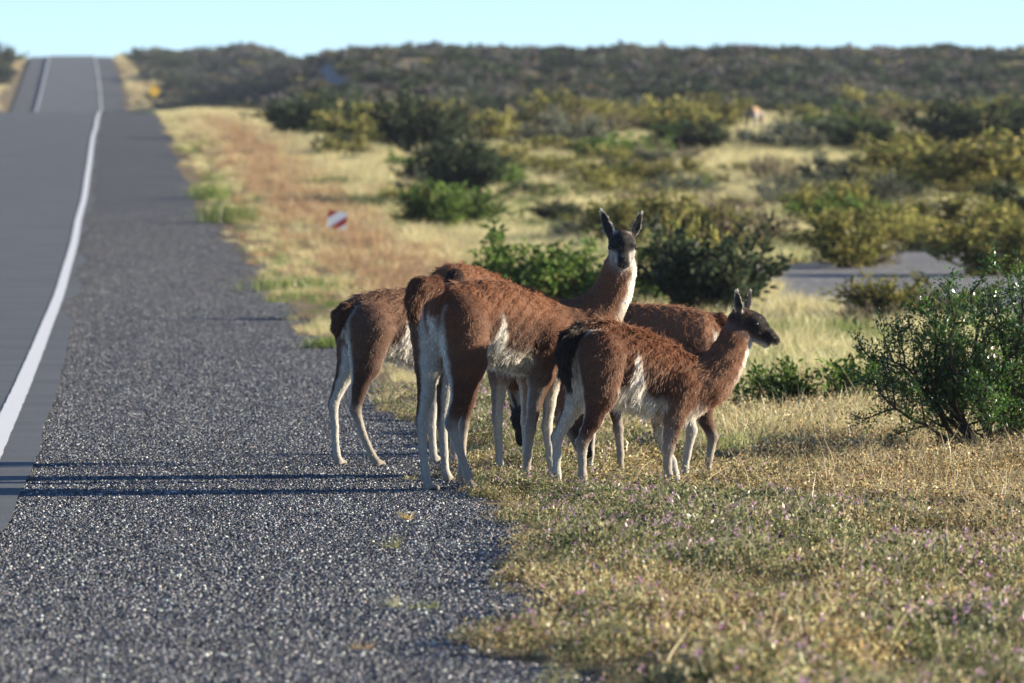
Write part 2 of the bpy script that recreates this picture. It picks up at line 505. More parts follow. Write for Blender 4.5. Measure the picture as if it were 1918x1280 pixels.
# ------------------------------------------------------------------ gravel on the shoulder
M_PEB = leaf_mat('pebble', 0, .07, .12, .4)
def pebble_patch(seed, n=560, size=.31):
    global rng
    keep = rng; rng = np.random.default_rng(seed)
    ph = (1 + 5 ** .5) / 2
    ico = unit(np.array([(-1, ph, 0), (1, ph, 0), (-1, -ph, 0), (1, -ph, 0), (0, -1, ph), (0, 1, ph), (0, -1, -ph), (0, 1, -ph), (ph, 0, -1), (ph, 0, 1), (-ph, 0, -1), (-ph, 0, 1)]))
    fc = np.array([(0, 11, 5), (0, 5, 1), (0, 1, 7), (0, 7, 10), (0, 10, 11), (1, 5, 9), (5, 11, 4), (11, 10, 2), (10, 7, 6), (7, 1, 8), (3, 9, 4), (3, 4, 2), (3, 2, 6), (3, 6, 8), (3, 8, 9), (4, 9, 5), (2, 4, 11), (6, 2, 10), (8, 6, 7), (9, 8, 1)])
    r = rng.lognormal(math.log(.0037), .38, n).clip(.002, .012)
    c = np.stack([rng.uniform(-size / 2, size / 2, n), rng.uniform(-size / 2, size / 2, n), r * .25], 1)
    shp = rng.uniform(.7, 1.3, (n, 1, 3)) * np.array([1, 1, .75]) * (1 + rng.normal(size=(n, 12, 1)) * .12)
    V = (c[:, None] + ico[None] * shp * r[:, None, None]).reshape(-1, 3)
    F = (fc[None] + np.arange(n)[:, None, None] * 12).reshape(-1, 3)
    col = pick([(.02, .02, .024), (.075, .078, .088), (.18, .185, .195), (.40, .40, .39), (.68, .66, .60)], [4.5, 4, 2.7, 1.0, .3], n, .25)
    rng = keep
    return mesh_from('pebbles', V, F, M_PEB, np.repeat(col, 12, 0))
peb = [pebble_patch(s) for s in range(8)]
pp = []
for Y in np.arange(23, 190, .21):
    wob = jag_edge(np.array([Y]))[0]
    for u in np.arange(.25 + jag_asph(np.array([Y]))[0], 2.78 + wob, .21):
        if rng.uniform() > (190 - Y) / 105: continue
        if u - .13 < .10 + jag_asph(np.array([Y]))[0]: continue
        pp.append((road_x(Y) + u + rng.uniform(-.05, .05), Y + rng.uniform(-.05, .05), road_z(Y) + .004 * (1 + Y / 40)))
pp = np.array(pp)
r_ = np.zeros((len(pp), 3)); r_[:, 2] = rng.uniform(0, 6.28, len(pp))
scatter('gravel', peb, pp, r_, np.ones((len(pp), 3)) * rng.uniform(.9, 1.15, (len(pp), 1)), rng.integers(0, 8, len(pp)),
        'loose dark and pale chippings covering the road shoulder', 'gravel')

# ------------------------------------------------------------------ ground cover on the verge
def cover_clump(seed, pal, wts, n=260, r=.15, h=.13, leaf=(.016, .008), flowers=0, stalks=0, fcol=(.52, .26, .44)):
    global rng
    keep = rng; rng = np.random.default_rng(seed)
    a = rng.uniform(0, 2 * math.pi, n); q = np.sqrt(rng.uniform(0, 1, n)) * r
    top = h * (1 - .6 * (q / r) ** 2) * rng.uniform(.65, 1.15, n)
    z = top * rng.uniform(0, 1, n) ** .55
    c = np.stack([q * np.cos(a), q * np.sin(a), z], 1)
    d = unit(rng.normal(size=(n, 3)) * .8 + np.array([0, 0, .55]))
    parts = [leaves(c, d, leaf[0] * rng.uniform(.6, 1.5, n), leaf[1] * rng.uniform(.6, 1.4, n), pick(pal, wts, n, .28))]
    ns = 22                                             # thin stems
    a = rng.uniform(0, 2 * math.pi, ns); q = rng.uniform(.2, 1, ns) * r * .8
    tipp = np.stack([q * np.cos(a), q * np.sin(a), h * (1 - .5 * (q / r) ** 2)], 1)
    root = np.stack([tipp[:, 0] * .25, tipp[:, 1] * .25, np.full(ns, -.01)], 1)
    dd = tipp - root
    parts.append(blades(root, unit(dd), np.linalg.norm(dd, axis=1), .0035, pick([(.22, .18, .10), (.12, .13, .05)], [1, 1], ns), .1))
    if flowers:
        nf = flowers
        a = rng.uniform(0, 2 * math.pi, nf); q = np.sqrt(rng.uniform(0, 1, nf)) * r
        c0 = np.stack([q * np.cos(a), q * np.sin(a), h * (1 - .6 * (q / r) ** 2) * rng.uniform(.9, 1.25, nf)], 1)
        c = np.repeat(c0, 5, 0) + rng.normal(size=(nf * 5, 3)) * .003
        d = unit(rng.normal(size=(nf * 5, 3)) + np.array([0, 0, .8]))
        parts.append(leaves(c, d, .010, .007, pick([fcol, (.60, .40, .50), (.42, .24, .40), (.66, .50, .54)], [3, 3, 1, 2], nf * 5, .15)))
    if stalks:
        root = np.stack([rng.normal(size=stalks) * r * .5, rng.normal(size=stalks) * r * .5, np.zeros(stalks)], 1)
        d = unit(rng.normal(size=(stalks, 3)) * .35 + np.array([0, 0, 1]))
        L = rng.uniform(.6, 1.6, stalks) * h
        parts.append(blades(root, d, L, .004, pick([(.62, .52, .30), (.5, .4, .2), (.7, .62, .42)], [2, 1, 1], stalks), .3))
    V, F, C = joinVF(parts)
    rng = keep
    return mesh_from('cover', V, F, M_STRAW, C)
P_GREEN = [(.185, .205, .085), (.27, .28, .125), (.41, .40, .21), (.05, .065, .028), (.52, .45, .26), (.40, .30, .19)]
P_TAN = [(.56, .45, .21), (.42, .31, .14), (.70, .60, .34), (.20, .12, .06), (.36, .34, .13), (.10, .06, .035)]
P_GOLD = [(.60, .43, .18), (.72, .59, .30), (.46, .28, .12), (.14, .065, .035), (.80, .70, .45), (.06, .03, .02)]
covers = ([cover_clump(20 + k, P_GREEN, [5, 5, 3, 4, 1.3, 1], n=400, leaf=(.0165, .0075), flowers=7, stalks=3) for k in range(3)] +          # 0-2 green with flowers
          [cover_clump(30 + k, P_GREEN, [5, 5, 3, 4, 1.5, 1], n=400, leaf=(.0165, .0075), flowers=2, stalks=3) for k in range(2)] +            # 3-4 green
          [cover_clump(40 + k, P_TAN, [4, 4, 3, 3, 2, 2], flowers=1, stalks=5) for k in range(3)] +             # 5-7 tan weeds
          [cover_clump(50 + k, P_GOLD, [4, 4, 3, 3, 2, 3], n=300, h=.15, leaf=(.013, .006), stalks=16) for k in range(3)])  # 8-10 golden
def grass_clump(seed, n=70, r=.08, h=.3, cols=((.62, .53, .28), (.5, .4, .19), (.7, .62, .38)), wts=(2, 1, 1), W=.005, lean=.35, seeds=0):
    global rng
    keep = rng; rng = np.random.default_rng(seed)
    root = np.stack([rng.normal(size=n) * r * .5, rng.normal(size=n) * r * .5, np.full(n, -.01)], 1)
    d = unit(rng.normal(size=(n, 3)) * lean + root * np.array([1, 1, 0]) / r * .5 + np.array([0, 0, 1]))
    L = h * rng.uniform(.45, 1.1, n)
    parts = [blades(root, d, L, W, pick(cols, wts, n, .15), .3)]
    V, F, C = joinVF(parts)
    rng = keep
    return mesh_from('grass', V, F, M_STRAW, C)

n = 11000
Y = rng.uniform(23.0, 64, n) ** 1.0
um = 1.85
X0 = road_x(Y) + um; X1 = .0645 * Y + 1.1
X = X0 + rng.uniform(0, 1, n) * (X1 - X0)
wdt = (X1 - X0)
keepm = rng.uniform(0, 1, n) < wdt / wdt.max() * 1.25
X, Y = X[keepm], Y[keepm]
u = X - road_x(Y)
edge = 2.62 + jag_edge(Y) + .06
dens = sstep(-.05, .35, u - edge + (fnoise(X * 2.2, Y * 1.1) - .5) * .5)
bare = sstep(.62, .75, fnoise(X * 1.1 + 5, Y * .6, 3)) * .35
thin = 1 - .35 * sstep(47, 60, Y)
k = rng.uniform(0, 1, len(X)) < dens * (1 - bare) * thin
X, Y, u, edge = X[k], Y[k], u[k], edge[k]
fl = fnoise(X * .9, Y * .5, 3)
bnd = 4.6 + (fnoise(X * .8 + 9, Y * .25) - .5) * 1.1
gold = sstep(-.45, .45, u - bnd + rng.normal(size=len(X)) * .22)
tan = sstep(.48, .68, fnoise(X * 1.3 + 40, Y * .45, 3)) * .75 + .8 * (1 - sstep(0, .45, u - edge))
tan = np.clip(tan + .30 * sstep(34, 27, Y) * sstep(3.9, 2.9, u), 0, .95)
q = rng.uniform(0, 1, len(X))
idx = np.where(q < gold, rng.integers(8, 11, len(X)), np.where(rng.uniform(0, 1, len(X)) < tan, rng.integers(5, 8, len(X)),
               np.where(rng.uniform(0, 1, len(X)) < sstep(.48, .60, fl), rng.integers(0, 3, len(X)), rng.integers(3, 5, len(X)))))
s = scl(len(X), .75, 1.35) * (.55 + .45 * sstep(0, .4, u - edge))[:, None] * (.55 + .72 * sstep(.3, .7, fnoise(X * 2.3 + 3, Y * 1.2 + 8, 2)))[:, None] * np.stack([np.ones(len(X)), np.ones(len(X)), .9 - .22 * np.exp(-((Y - 43) / 5.) ** 2)], 1)
scatter('verge_weeds', covers, np.stack([X, Y, gz(X, Y)], 1), rots(len(X)), s, idx,
        'low weeds with small mauve flowers and dry golden stalks along the shoulder', 'weeds')

# ------------------------------------------------------------------ dry grass over the steppe
ST = ((.68, .61, .32), (.56, .48, .22), (.76, .70, .42))
PK = ((.47, .30, .165), (.38, .24, .135), (.50, .36, .20))
GR = ((.14, .21, .05), (.22, .27, .08), (.34, .33, .13))
grasses = [grass_clump(60 + k, 80, .22, .34, ST, W=.008) for k in range(3)] + \
          [grass_clump(70 + k, 80, .22, .30, PK, W=.008) for k in range(2)] + \
          [grass_clump(80 + k, 80, .22, .26, GR, W=.009) for k in range(2)]
def steppe_points(n, y0, y1, pw):
    t = rng.uniform(0, 1, n)
    Y = (y0 ** pw + t * (y1 ** pw - y0 ** pw)) ** (1 / pw)
    xl = np.maximum(road_x(Y) + 2.75, -.078 * Y); xr = .074 * Y + 1
    return xl + rng.uniform(0, 1, n) * (xr - xl), Y
def in_clear(X, Y, grow=1.0):
    w_ = (grow - 1) * 6
    return (Y > CLY0 - w_) & (Y < CLY1 + w_) & (X > clear_left(Y) - w_ * .3)
def in_track(X, Y, wd=2.0):
    d = np.full(len(X), 1e9)
    for j in range(len(TRACK_C) - 1):
        a, b = TRACK_C[j], TRACK_C[j + 1]
        t = np.clip(((X - a[0]) * (b[0] - a[0]) + (Y - a[1]) * (b[1] - a[1])) / ((b - a) ** 2).sum(), 0, 1)
        d = np.minimum(d, np.hypot(X - a[0] - t * (b[0] - a[0]), Y - a[1] - t * (b[1] - a[1])))
    return d < wd
X, Y = steppe_points(42000, 50, 430, 1.55)
u = X - road_x(Y)
k = (rng.uniform(0, 1, len(X)) < .35 + .65 * sstep(.34, .52, fnoise(X * .35, Y * .12, 3))) & ~in_clear(X, Y, .9)
k &= rng.uniform(0, 1, len(X)) < sstep(-.1, .5, u - 2.75 - jag_edge(Y) * .8)
X, Y, u = X[k], Y[k], u[k]
pink = np.exp(-((u - 5.1) / 1.5) ** 2) * sstep(75, 110, Y) * sstep(420, 300, Y)
gre = sstep(.52, .66, fnoise(X * .3 + 30, Y * .08, 3)) * .6 * (1 - pink) + .55 * np.exp(-((u - 3.4) / .6) ** 2) * sstep(.45, .6, fnoise(X * 0 + 7, Y * .06))
q = rng.uniform(0, 1, len(X))
idx = np.where(q < pink * .95, rng.integers(3, 5, len(X)), np.where(rng.uniform(0, 1, len(X)) < gre, rng.integers(5, 7, len(X)), rng.integers(0, 3, len(X))))
s = scl(len(X), .6, 1.2) * (.8 + .55 * sstep(60, 300, Y))[:, None] * (1 - .45 * np.exp(-((u - 3.2) / 1.2) ** 2))[:, None]
scatter('dry_grass', grasses, np.stack([X, Y, gz(X, Y)], 1), rots(len(X)), s, idx, 'straw coloured grass tufts spread over the steppe', 'grass')
# left of the road, on the far hill
# ------------------------------------------------------------------ bushes of the middle ground
BP = {}
def protos(key, pal, cnt, **k):
    BP[key] = [shrub_mesh(key + '_shrub', pal, seed=hash(key) % 97 * 0 + 11 * len(BP) + j, **k) for j in range(cnt)]
protos('olive', OLIVE, 3, n_leaf=3000, leaf=(.075, .03), w_=1.0, h=.9)
protos('green', GREEN, 3, n_leaf=3600, leaf=(.065, .028), w_=1.05, h=.85)
protos('dark', DARK, 3, n_leaf=4200, leaf=(.07, .032), w_=1.0, h=1.0)
protos('greyg', GREYG, 2, n_leaf=3400, leaf=(.06, .025), w_=1.05, h=.85)
protos('twig', TWIG, 2, n_leaf=1500, leaf=(.07, .016), w_=1.05, h=.8)
BSIZE = {}
for key, ms in BP.items():
    for j, me in enumerate(ms):
        co = np.empty(len(me.vertices) * 3, np.float32); me.vertices.foreach_get('co', co); co = co.reshape(-1, 3)
        BSIZE[key, j] = (np.percentile(co[:, 0], 97) - np.percentile(co[:, 0], 3), np.percentile(co[:, 2], 98))
NAMES = {'olive': 'olive_bush', 'green': 'green_bush', 'dark': 'dark_bush', 'greyg': 'grey_bush', 'twig': 'dry_bush'}
placed = []
def bush_at(key, p, width, height, label, group=None, j=None):
    j = random.randrange(len(BP[key])) if j is None else j
    bw, bh = BSIZE[key, j]
    o = new_obj(NAMES[key], BP[key][j], None, (p[0], p[1], p[2] - .03), random.uniform(0, 6.28))
    o.scale = (width / bw, width / bw * random.uniform(.85, 1.15), height / bh)
    tag(o, label, 'bush', group)
    placed.append((p[0], p[1], width * .5))
    return o
SPEC = [  # centre px, base px, width px, height px, kind, label
    (1035, 600, 240, 150, 'green', 'leafy bright green bush standing just behind the tallest guanaco'),
    (1130, 592, 110, 95, 'green', 'smaller green bush tucked behind the tallest guanaco\'s neck'),
    (1290, 600, 215, 160, 'dark', 'dark grey-green rounded bush behind the young guanaco\'s ears'),
    (1290, 575, 150, 145, 'olive', 'olive bush rising behind the dark grey-green bush near the young guanaco'),
    (1220, 578, 90, 62, 'green', 'low vivid green bush between the two raised guanaco heads'),
    (865, 385, 165, 120, 'dark', 'dark blue-green bush above the low green thicket behind the herd'),
    (800, 358, 100, 70, 'dark', 'small dark bush pressed against the dark blue-green one'),
    (850, 432, 200, 85, 'green', 'wide low green thicket at the foot of the dark bush'),
    (795, 300, 170, 115, 'dark', 'tall dark bush standing on the slope behind the green thicket'),
    (575, 262, 150, 78, 'dark', 'dark spreading bush beside the pinkish grass strip'),
    (680, 272, 130, 70, 'olive', 'olive bush between two dark bushes on the slope'),
    (1090, 428, 165, 48, 'dark', 'flat dark bush lying low behind the tallest guanaco\'s ears'),
    (1600, 506, 185, 100, 'olive', 'twiggy olive bush growing out of the grey gravel clearing'),
    (1590, 500, 120, 60, 'twig', 'bare dry bush at the foot of the clearing\'s olive bush'),
    (1700, 605, 190, 85, 'olive', 'olive bush in front of the grey gravel clearing'),
    (1625, 615, 110, 50, 'twig', 'grey dry bush on the straw grass before the clearing'),
    (1880, 520, 190, 120, 'olive', 'broad olive bush at the far end of the gravel clearing'),
    (1400, 470, 160, 80, 'twig', 'brown leafless bush at the back edge of the gravel clearing'),
    (1860, 365, 260, 110, 'olive', 'large yellowish olive bush on the slope above the clearing'),
    (1730, 350, 200, 85, 'olive', 'yellowish bush adjoining the large one on the slope'),
    (1860, 290, 230, 95, 'dark', 'large dark green bush behind the yellowish bushes'),
    (1625, 295, 150, 70, 'dark', 'dark rounded bush below the distant grazing guanaco'),
    (1535, 262, 120, 55, 'green', 'green bush next to the distant grazing guanaco'),
    (1418, 284, 100, 46, 'greyg', 'grey-green bush hiding the legs of the distant guanaco'),
    (1400, 480, 60, 40, 'olive', 'tiny olive bush by the brown leafless bush'),
    (1545, 790, 230, 118, 'green', 'low bright green bush on the verge beside the big leafy bush'),
    (1440, 775, 130, 85, 'green', 'small green bush behind the young guanaco\'s chest'),
]
for px, py, wp, hp, key, lab in SPEC:
    p = ground_at(px, py)
    m = p[1] / FPX
    bush_at(key, p, wp * m, hp * m, lab)
# many look-alike bushes on the slopes
LAB = {'olive': ('yellowish olive bush scattered over the steppe slope', 'olive bushes on the slope'),
       'dark': ('dark green bush scattered over the steppe slope', 'dark bushes on the slope'),
       'greyg': ('grey-green bush scattered over the steppe slope', 'grey-green bushes on the slope'),
       'green': ('fresh green bush scattered over the steppe slope', 'green bushes on the slope'),
       'twig': ('dry twiggy bush scattered over the steppe slope', 'dry bushes on the slope')}
KINDW = {'olive': 'yellowish olive bush', 'dark': 'dark green bush', 'greyg': 'grey-green bush', 'green': 'fresh green bush', 'twig': 'dry twiggy bush'}
PLACES = [((1418, 262), 'near the distant grazing guanaco'), ((1600, 470), 'behind the gravel clearing'), ((795, 300), 'beside the tall dark bush on the slope'),
          ((1860, 365), 'by the large yellowish bush'), ((575, 262), 'near the pinkish grass strip'), ((1090, 420), 'beyond the tallest guanaco\'s ears')]
PLACES = [(ground_at(*q), t) for q, t in PLACES]
def bush_label(key, p, wd, ht):
    size = 'small' if wd < 1.55 else ('large' if wd > 2.35 else 'middling')
    form = 'low' if ht / wd < .41 else ('upright' if ht / wd > .5 else 'rounded')
    if p[1] > 385: where = 'at the foot of the dark scrubby hillside'
    else: where = min(PLACES, key=lambda q: (q[0][0] - p[0]) ** 2 + ((q[0][1] - p[1]) * .2) ** 2)[1]
    return '%s %s %s %s' % (size, form, KINDW[key], where)
cnt = 0; tries = 0
while cnt < 175 and tries < 6000:
    tries += 1
    px = random.uniform(470, 2000)
    py = 205 + 270 * random.random() ** 1.6
    if px < 980 and py > 400: continue
    p = ground_at(px, py)
    if p is None or p[1] > 470: continue
    if p[0] - road_x(p[1]) < 7.6: continue
    if in_clear(np.array([p[0]]), np.array([p[1]]), 1.1)[0]: continue
    wd = random.uniform(1.0, 2.6) * (1.1 if py < 300 else .7)
    if any((p[0] - a) ** 2 + ((p[1] - b) * .35) ** 2 < (.75 * (wd * .5 + c)) ** 2 for a, b, c in placed): continue
    if 1345 < px < 1490 and 222 < py < 305: continue
    key = random.choices(['olive', 'dark', 'greyg', 'green', 'twig'], [6.5, 1.2, 2.0, 1.2, 1.2])[0]
    ht = wd * random.uniform(.36, .55)
    bush_at(key, p, wd, ht, bush_label(key, p, wd, ht), LAB[key][1])
    cnt += 1
# verge clumps of fresh grass beside the shoulder
def verge_clump(px, py, wpx, hpx, label):
    p = ground_at(px, py); m = p[1] / FPX
    n = 420; w_ = wpx * m; h_ = hpx * m
    root = np.stack([rng.normal(size=n) * w_ * .24, rng.normal(size=n) * w_ * .35, np.zeros(n)], 1)
    d = unit(rng.normal(size=(n, 3)) * .3 + np.array([0, 0, 1]))
    V, F, C = joinVF([blades(root, d, h_ * rng.uniform(.5, 1.1, n), .012, pick(GR, (3, 2, 1), n))])
    o = new_obj('grass_clump', mesh_from('grass_clump', V, F, M_STRAW, C), None, p)
    tag(o, label, 'grass', kind='stuff')
verge_clump(555, 548, 190, 42, 'long bright green grass clump overhanging the shoulder edge')
verge_clump(430, 420, 130, 55, 'pale green grass clump beside the shoulder before the pinkish grass')
verge_clump(395, 375, 90, 45, 'green grass clump growing further along the shoulder edge')
verge_clump(625, 352, 120, 34, 'green grass patch in the straw beside the pinkish strip')
verge_clump(700, 392, 130, 40, 'green grass patch before the wide low thicket')
verge_clump(620, 655, 90, 32, 'short green grass clump behind the hindmost guanaco')

# bushes massed on the far hills
farp = [shrub_mesh('far_shrub', pal, seed=200 + j, n_stem=9, n_leaf=420, leaf=(.2, .11), w_=1.0, h=.75) for j, pal in enumerate([DARK, DARK, [(.09, .105, .08), (.12, .13, .11), (.06, .07, .055), (.14, .13, .11)], [(.10, .09, .085), (.13, .115, .11), (.07, .065, .06), (.15, .13, .11)], [(.16, .13, .09), (.21, .17, .11), (.10, .08, .055), (.14, .14, .06)], [(.17, .165, .05), (.2, .19, .06), (.11, .12, .04), (.24, .2, .08)]])]
n = 11000
px = rng.uniform(150, 2050, n)
Y = np.where(px < 330, rng.uniform(840, 1330, n), np.where(px < 780, rng.uniform(440, 1330, n), rng.uniform(430, 960, n)))
X = (px - CX) / FPX * Y
u = X - road_x(Y)
cl = fnoise(X * .09, Y * .03, 3)
k = (u > 7) & ~in_track(X, Y, 1.5) & (rng.uniform(0, 1, n) < np.where(px < 780, .22, .07) + .75 * sstep(.45, .57, cl))
X, Y = X[k], Y[k]
sz = rng.uniform(1.0, 2.6, len(X)) * (1 + .4 * sstep(700, 1100, Y))
big = rng.uniform(0, 1, len(X)) < .07
sz = np.where(big, rng.uniform(2.8, 4.2, len(X)), sz)
s = np.stack([sz, sz, sz * np.where(big, .42, rng.uniform(.45, .75, len(X)))], 1)
scatter('hillside_scrub', farp, np.stack([X, Y, gz(X, Y) - .05], 1), rots(len(X), .05), s, np.where(big, rng.integers(0, 2, len(X)), rng.choice(6, len(X), p=[.20, .18, .24, .20, .12, .06])),
        'dense dark scrub covering the distant hillside', 'scrub')
# left verge of the far road and its tall bushes
n = 1500
Y = rng.uniform(860, 1300, n); X = road_x(Y) + np.where(rng.uniform(0, 1, n) < .5, rng.uniform(-32, -11, n), rng.uniform(3.5, 9, n))
scatter('far_verge_grass', grasses[:5], np.stack([X, Y, gz(X, Y)], 1), rots(n), scl(n, 1.6, 3), rng.integers(0, 5, n), 'dry pinkish grass on the verges of the far road', 'grass')
def far_bush(px, Y, wd, hg, label, key='dark'):
    X = (px - CX) / FPX * Y
    bush_at(key, (X, Y, float(gz(X, Y))), wd, hg, label)
far_bush(292, 1150, 6.2, 2.6, 'big round dark bush beside the far road below the skyline')
far_bush(318, 1060, 5.2, 2.6, 'dark green bush on the far verge below the big round one')
far_bush(340, 960, 4.6, 2.8, 'dark bush on the far verge behind the yellow warning sign')
far_bush(2, 1130, 5.5, 3.4, 'tall dark bush on the opposite verge of the far road')
far_bush(-15, 1010, 5.0, 3.0, 'bushy dark shrub below the tall one on the opposite verge')
far_bush(448, 1125, 5.0, 1.3, 'dark bush crowning the hillock on the skyline')

# ------------------------------------------------------------------ the leafy bush on the verge (in focus)
def big_bush():
    global rng
    keep = rng; rng = np.random.default_rng(5)
    p = ground_at(1862, 852)
    root = new_obj('leafy_bush', None, None, (p[0], p[1], p[2] - .02))
    tag(root, 'large glossy dark green bush with crooked bare branches on the golden verge', 'bush')
    segs, tw = [], []
    for k in range(24):
        az = k * 2.399 + rng.uniform(-.3, .3); lean = rng.uniform(.2, 1.38)
        d = np.array([math.cos(az) * math.sin(lean), math.sin(az) * math.sin(lean), math.cos(lean)])
        Ls = rng.uniform(.62, .98); nseg = 9
        pl = [np.array([math.cos(az) * .05, math.sin(az) * .05, -.03])]
        dd = d.copy()
        for s_ in range(nseg):
            dd = unit((dd + rng.normal(size=3) * .2 + np.array([0, 0, .07]))[None])[0]
            pl.append(pl[-1] + dd * Ls / nseg)
        pl = np.array(pl)
        pl[:, 2] = np.maximum(pl[:, 2], .02)
        segs.append((pl, np.linspace(.017, .005, nseg + 1)))
        for j in range(9):
            q = rng.integers(3, nseg + 1)
            d2 = unit((unit((pl[q] - pl[q - 1])[None])[0] * .8 + rng.normal(size=3) * .7 + np.array([0, 0, .2]))[None])[0]
            p2 = [pl[q]]
            l2 = rng.uniform(.12, .3)
            for s_ in range(4):
                d2 = unit((d2 + rng.normal(size=3) * .25 + np.array([0, 0, .1]))[None])[0]
                p2.append(p2[-1] + d2 * l2 / 4)
            p2 = np.array(p2); segs.append((p2, np.linspace(.006, .0022, 5)))
            for s_ in range(1, 5):
                tw.append((p2[s_], d2, .05))
                if s_ > 1:
                    for _ in range(2):
                        d3 = unit((d2 + rng.normal(size=3) * .8 + np.array([0, 0, .25]))[None])[0]
                        p3 = np.stack([p2[s_], p2[s_] + d3 * .045, p2[s_] + d3 * .09])
                        segs.append((p3, np.array([.0022, .0018, .0012])))
                        for f in (.3, .65, 1.0): tw.append((p2[s_] + d3 * .1 * f, d3, .045))
    V, F = tubes(segs, 5)
    o = new_obj('branch_work', mesh_from('branch_work', V, F, M_BARK, smooth=True), root)
    tag(o, 'crooked dark brown branches')
    T = np.array([t[0] for t in tw]); D = np.array([t[1] for t in tw])
    m = 8
    c = np.repeat(T, m, 0) + rng.normal(size=(len(T) * m, 3)) * .017
    d = unit(np.repeat(D, m, 0) * .9 + rng.normal(size=c.shape) * .65 + np.array([0, 0, .2]))
    col = pick([(.055, .13, .02), (.095, .20, .035), (.025, .065, .012), (.16, .27, .065)], [4, 3, 2, 1.3], len(c), .2)
    V, F, C = leaves(c, d, .024 * rng.uniform(.6, 1.3, len(c)), .0095 * rng.uniform(.7, 1.3, len(c)), col)
    new_obj('foliage', mesh_from('foliage', V, F, M_SHINY, C), root)
    root.scale = (1.12, 1.1, 1.18)
    rng = keep
    return p
BB = big_bush()

# small tufts and stones lying on the shoulder
def little_tuft(px, py, w_, h_, cols, label, n=46):
    p = ground_at(px, py)
    z = p[2] + .008
    root = np.stack([rng.normal(size=n) * w_ * .3, rng.normal(size=n) * w_ * .3, np.zeros(n)], 1)
    d = unit(np.stack([rng.normal(size=n) * .8, rng.normal(size=n) * .8, np.ones(n) * .8], 1))
    V, F, C = joinVF([blades(root, d, h_ * rng.uniform(.4, 1.1, n), .004, pick(cols, (2, 1, 1), n), .3)])
    o = new_obj('grass_tuft', mesh_from('grass_tuft', V, F, M_STRAW, C), None, (p[0], p[1], z))
    tag(o, label, 'grass tuft')
little_tuft(735, 1032, .08, .095, ((.5, .5, .24), (.62, .55, .3), (.3, .34, .12)), 'lone pale green tuft sprouting from the open shoulder gravel')
little_tuft(762, 978, .05, .07, ((.6, .45, .22), (.5, .35, .16), (.66, .55, .3)), 'tiny dry tuft on the gravel close to the guanaco hooves')
little_tuft(735, 1142, .07, .07, ((.7, .66, .5), (.6, .55, .35), (.5, .5, .25)), 'whitish tuft on the gravel beside a flat greenish one')
little_tuft(790, 1146, .10, .05, ((.3, .34, .13), (.5, .45, .2), (.2, .25, .08)), 'flat greenish tuft on the gravel beside a whitish one')
little_tuft(680, 1222, .09, .05, ((.55, .4, .2), (.45, .3, .15), (.6, .5, .3)), 'withered brown sprig on the gravel among the largest pebbles')
little_tuft(765, 925 - 22, .05, .05, ((.62, .55, .3), (.5, .45, .2), (.35, .36, .14)), 'straw wisp on the gravel behind the tallest guanaco\'s hoof')
little_tuft(935, 918, .10, .15, ((.62, .5, .27), (.5, .38, .18), (.66, .57, .34)), 'bushy dry grass tuft between the tallest guanaco\'s hooves', 70)
little_tuft(1075, 1090, .09, .13, ((.62, .52, .3), (.5, .4, .2), (.66, .57, .34)), 'pale dry grass tuft where the weeds meet the gravel', 70)
little_tuft(1010, 1060, .07, .09, ((.62, .52, .3), (.5, .4, .2), (.66, .57, .34)), 'thin straw tuft at the ragged gravel edge', 40)
def stone(px, py, r, label, col=(.42, .37, .27)):
    p = ground_at(px, py)
    n1, n2 = 8, 6
    V = [(0, 0, -r * .6)]
    for a in range(1, n2):
        for b in range(n1):
            th, ph = math.pi * a / n2, 2 * math.pi * b / n1
            q = r * random.uniform(.8, 1.15)
            V.append((q * 1.2 * math.sin(th) * math.cos(ph), q * math.sin(th) * math.sin(ph), -q * .7 * math.cos(th)))
    V.append((0, 0, r * .7))
    F = [(0, 1 + (b + 1) % n1, 1 + b) for b in range(n1)]
    for a in range(n2 - 2):
        for b in range(n1):
            F.append((1 + a * n1 + b, 1 + a * n1 + (b + 1) % n1, 1 + (a + 1) * n1 + (b + 1) % n1, 1 + (a + 1) * n1 + b))
    l0 = 1 + (n2 - 2) * n1
    F += [(l0 + b, l0 + (b + 1) % n1, len(V) - 1) for b in range(n1)]
    o = new_obj('stone', mesh_from('stone', V, F, plain_mat('stone', col, .9), smooth=False), None, (p[0], p[1], p[2] + r * .5))
    tag(o, label, 'stone')
stone(470, 844, .017, 'pale yellowish stone on the gravel beyond the leg shadows')
stone(497, 848, .010, 'small tan stone beside the pale yellowish one')

# ------------------------------------------------------------------ road furniture
def box(name, sx, sy, sz, mat, parent, loc=(0, 0, 0), rot=(0, 0, 0)):
    V = [(x * sx / 2, y * sy / 2, z * sz / 2) for x in (-1, 1) for y in (-1, 1) for z in (-1, 1)]
    F = [(0, 1, 3, 2), (4, 6, 7, 5), (0, 4, 5, 1), (2, 3, 7, 6), (0, 2, 6, 4), (1, 5, 7, 3)]
    o = new_obj(name, mesh_from(name, V, F, mat), parent, loc); o.rotation_euler = rot
    return o
M_RED = plain_mat('red_paint', (.38, .02, .015), .5)
M_WHITE = plain_mat('white_paint', (.8, .82, .85), .5)
M_YEL = plain_mat('yellow_paint', (.75, .45, .02), .5)
M_STEEL = plain_mat('steel', (.3, .3, .3), .5)
p = ground_at(628, 446)
mk = new_obj('hazard_marker', None, None, p)
tag(mk, 'tilted red and white striped hazard marker in the pinkish roadside grass', 'marker')
m = p[1] / FPX
pw, ph_ = 36 * m, 34 * m
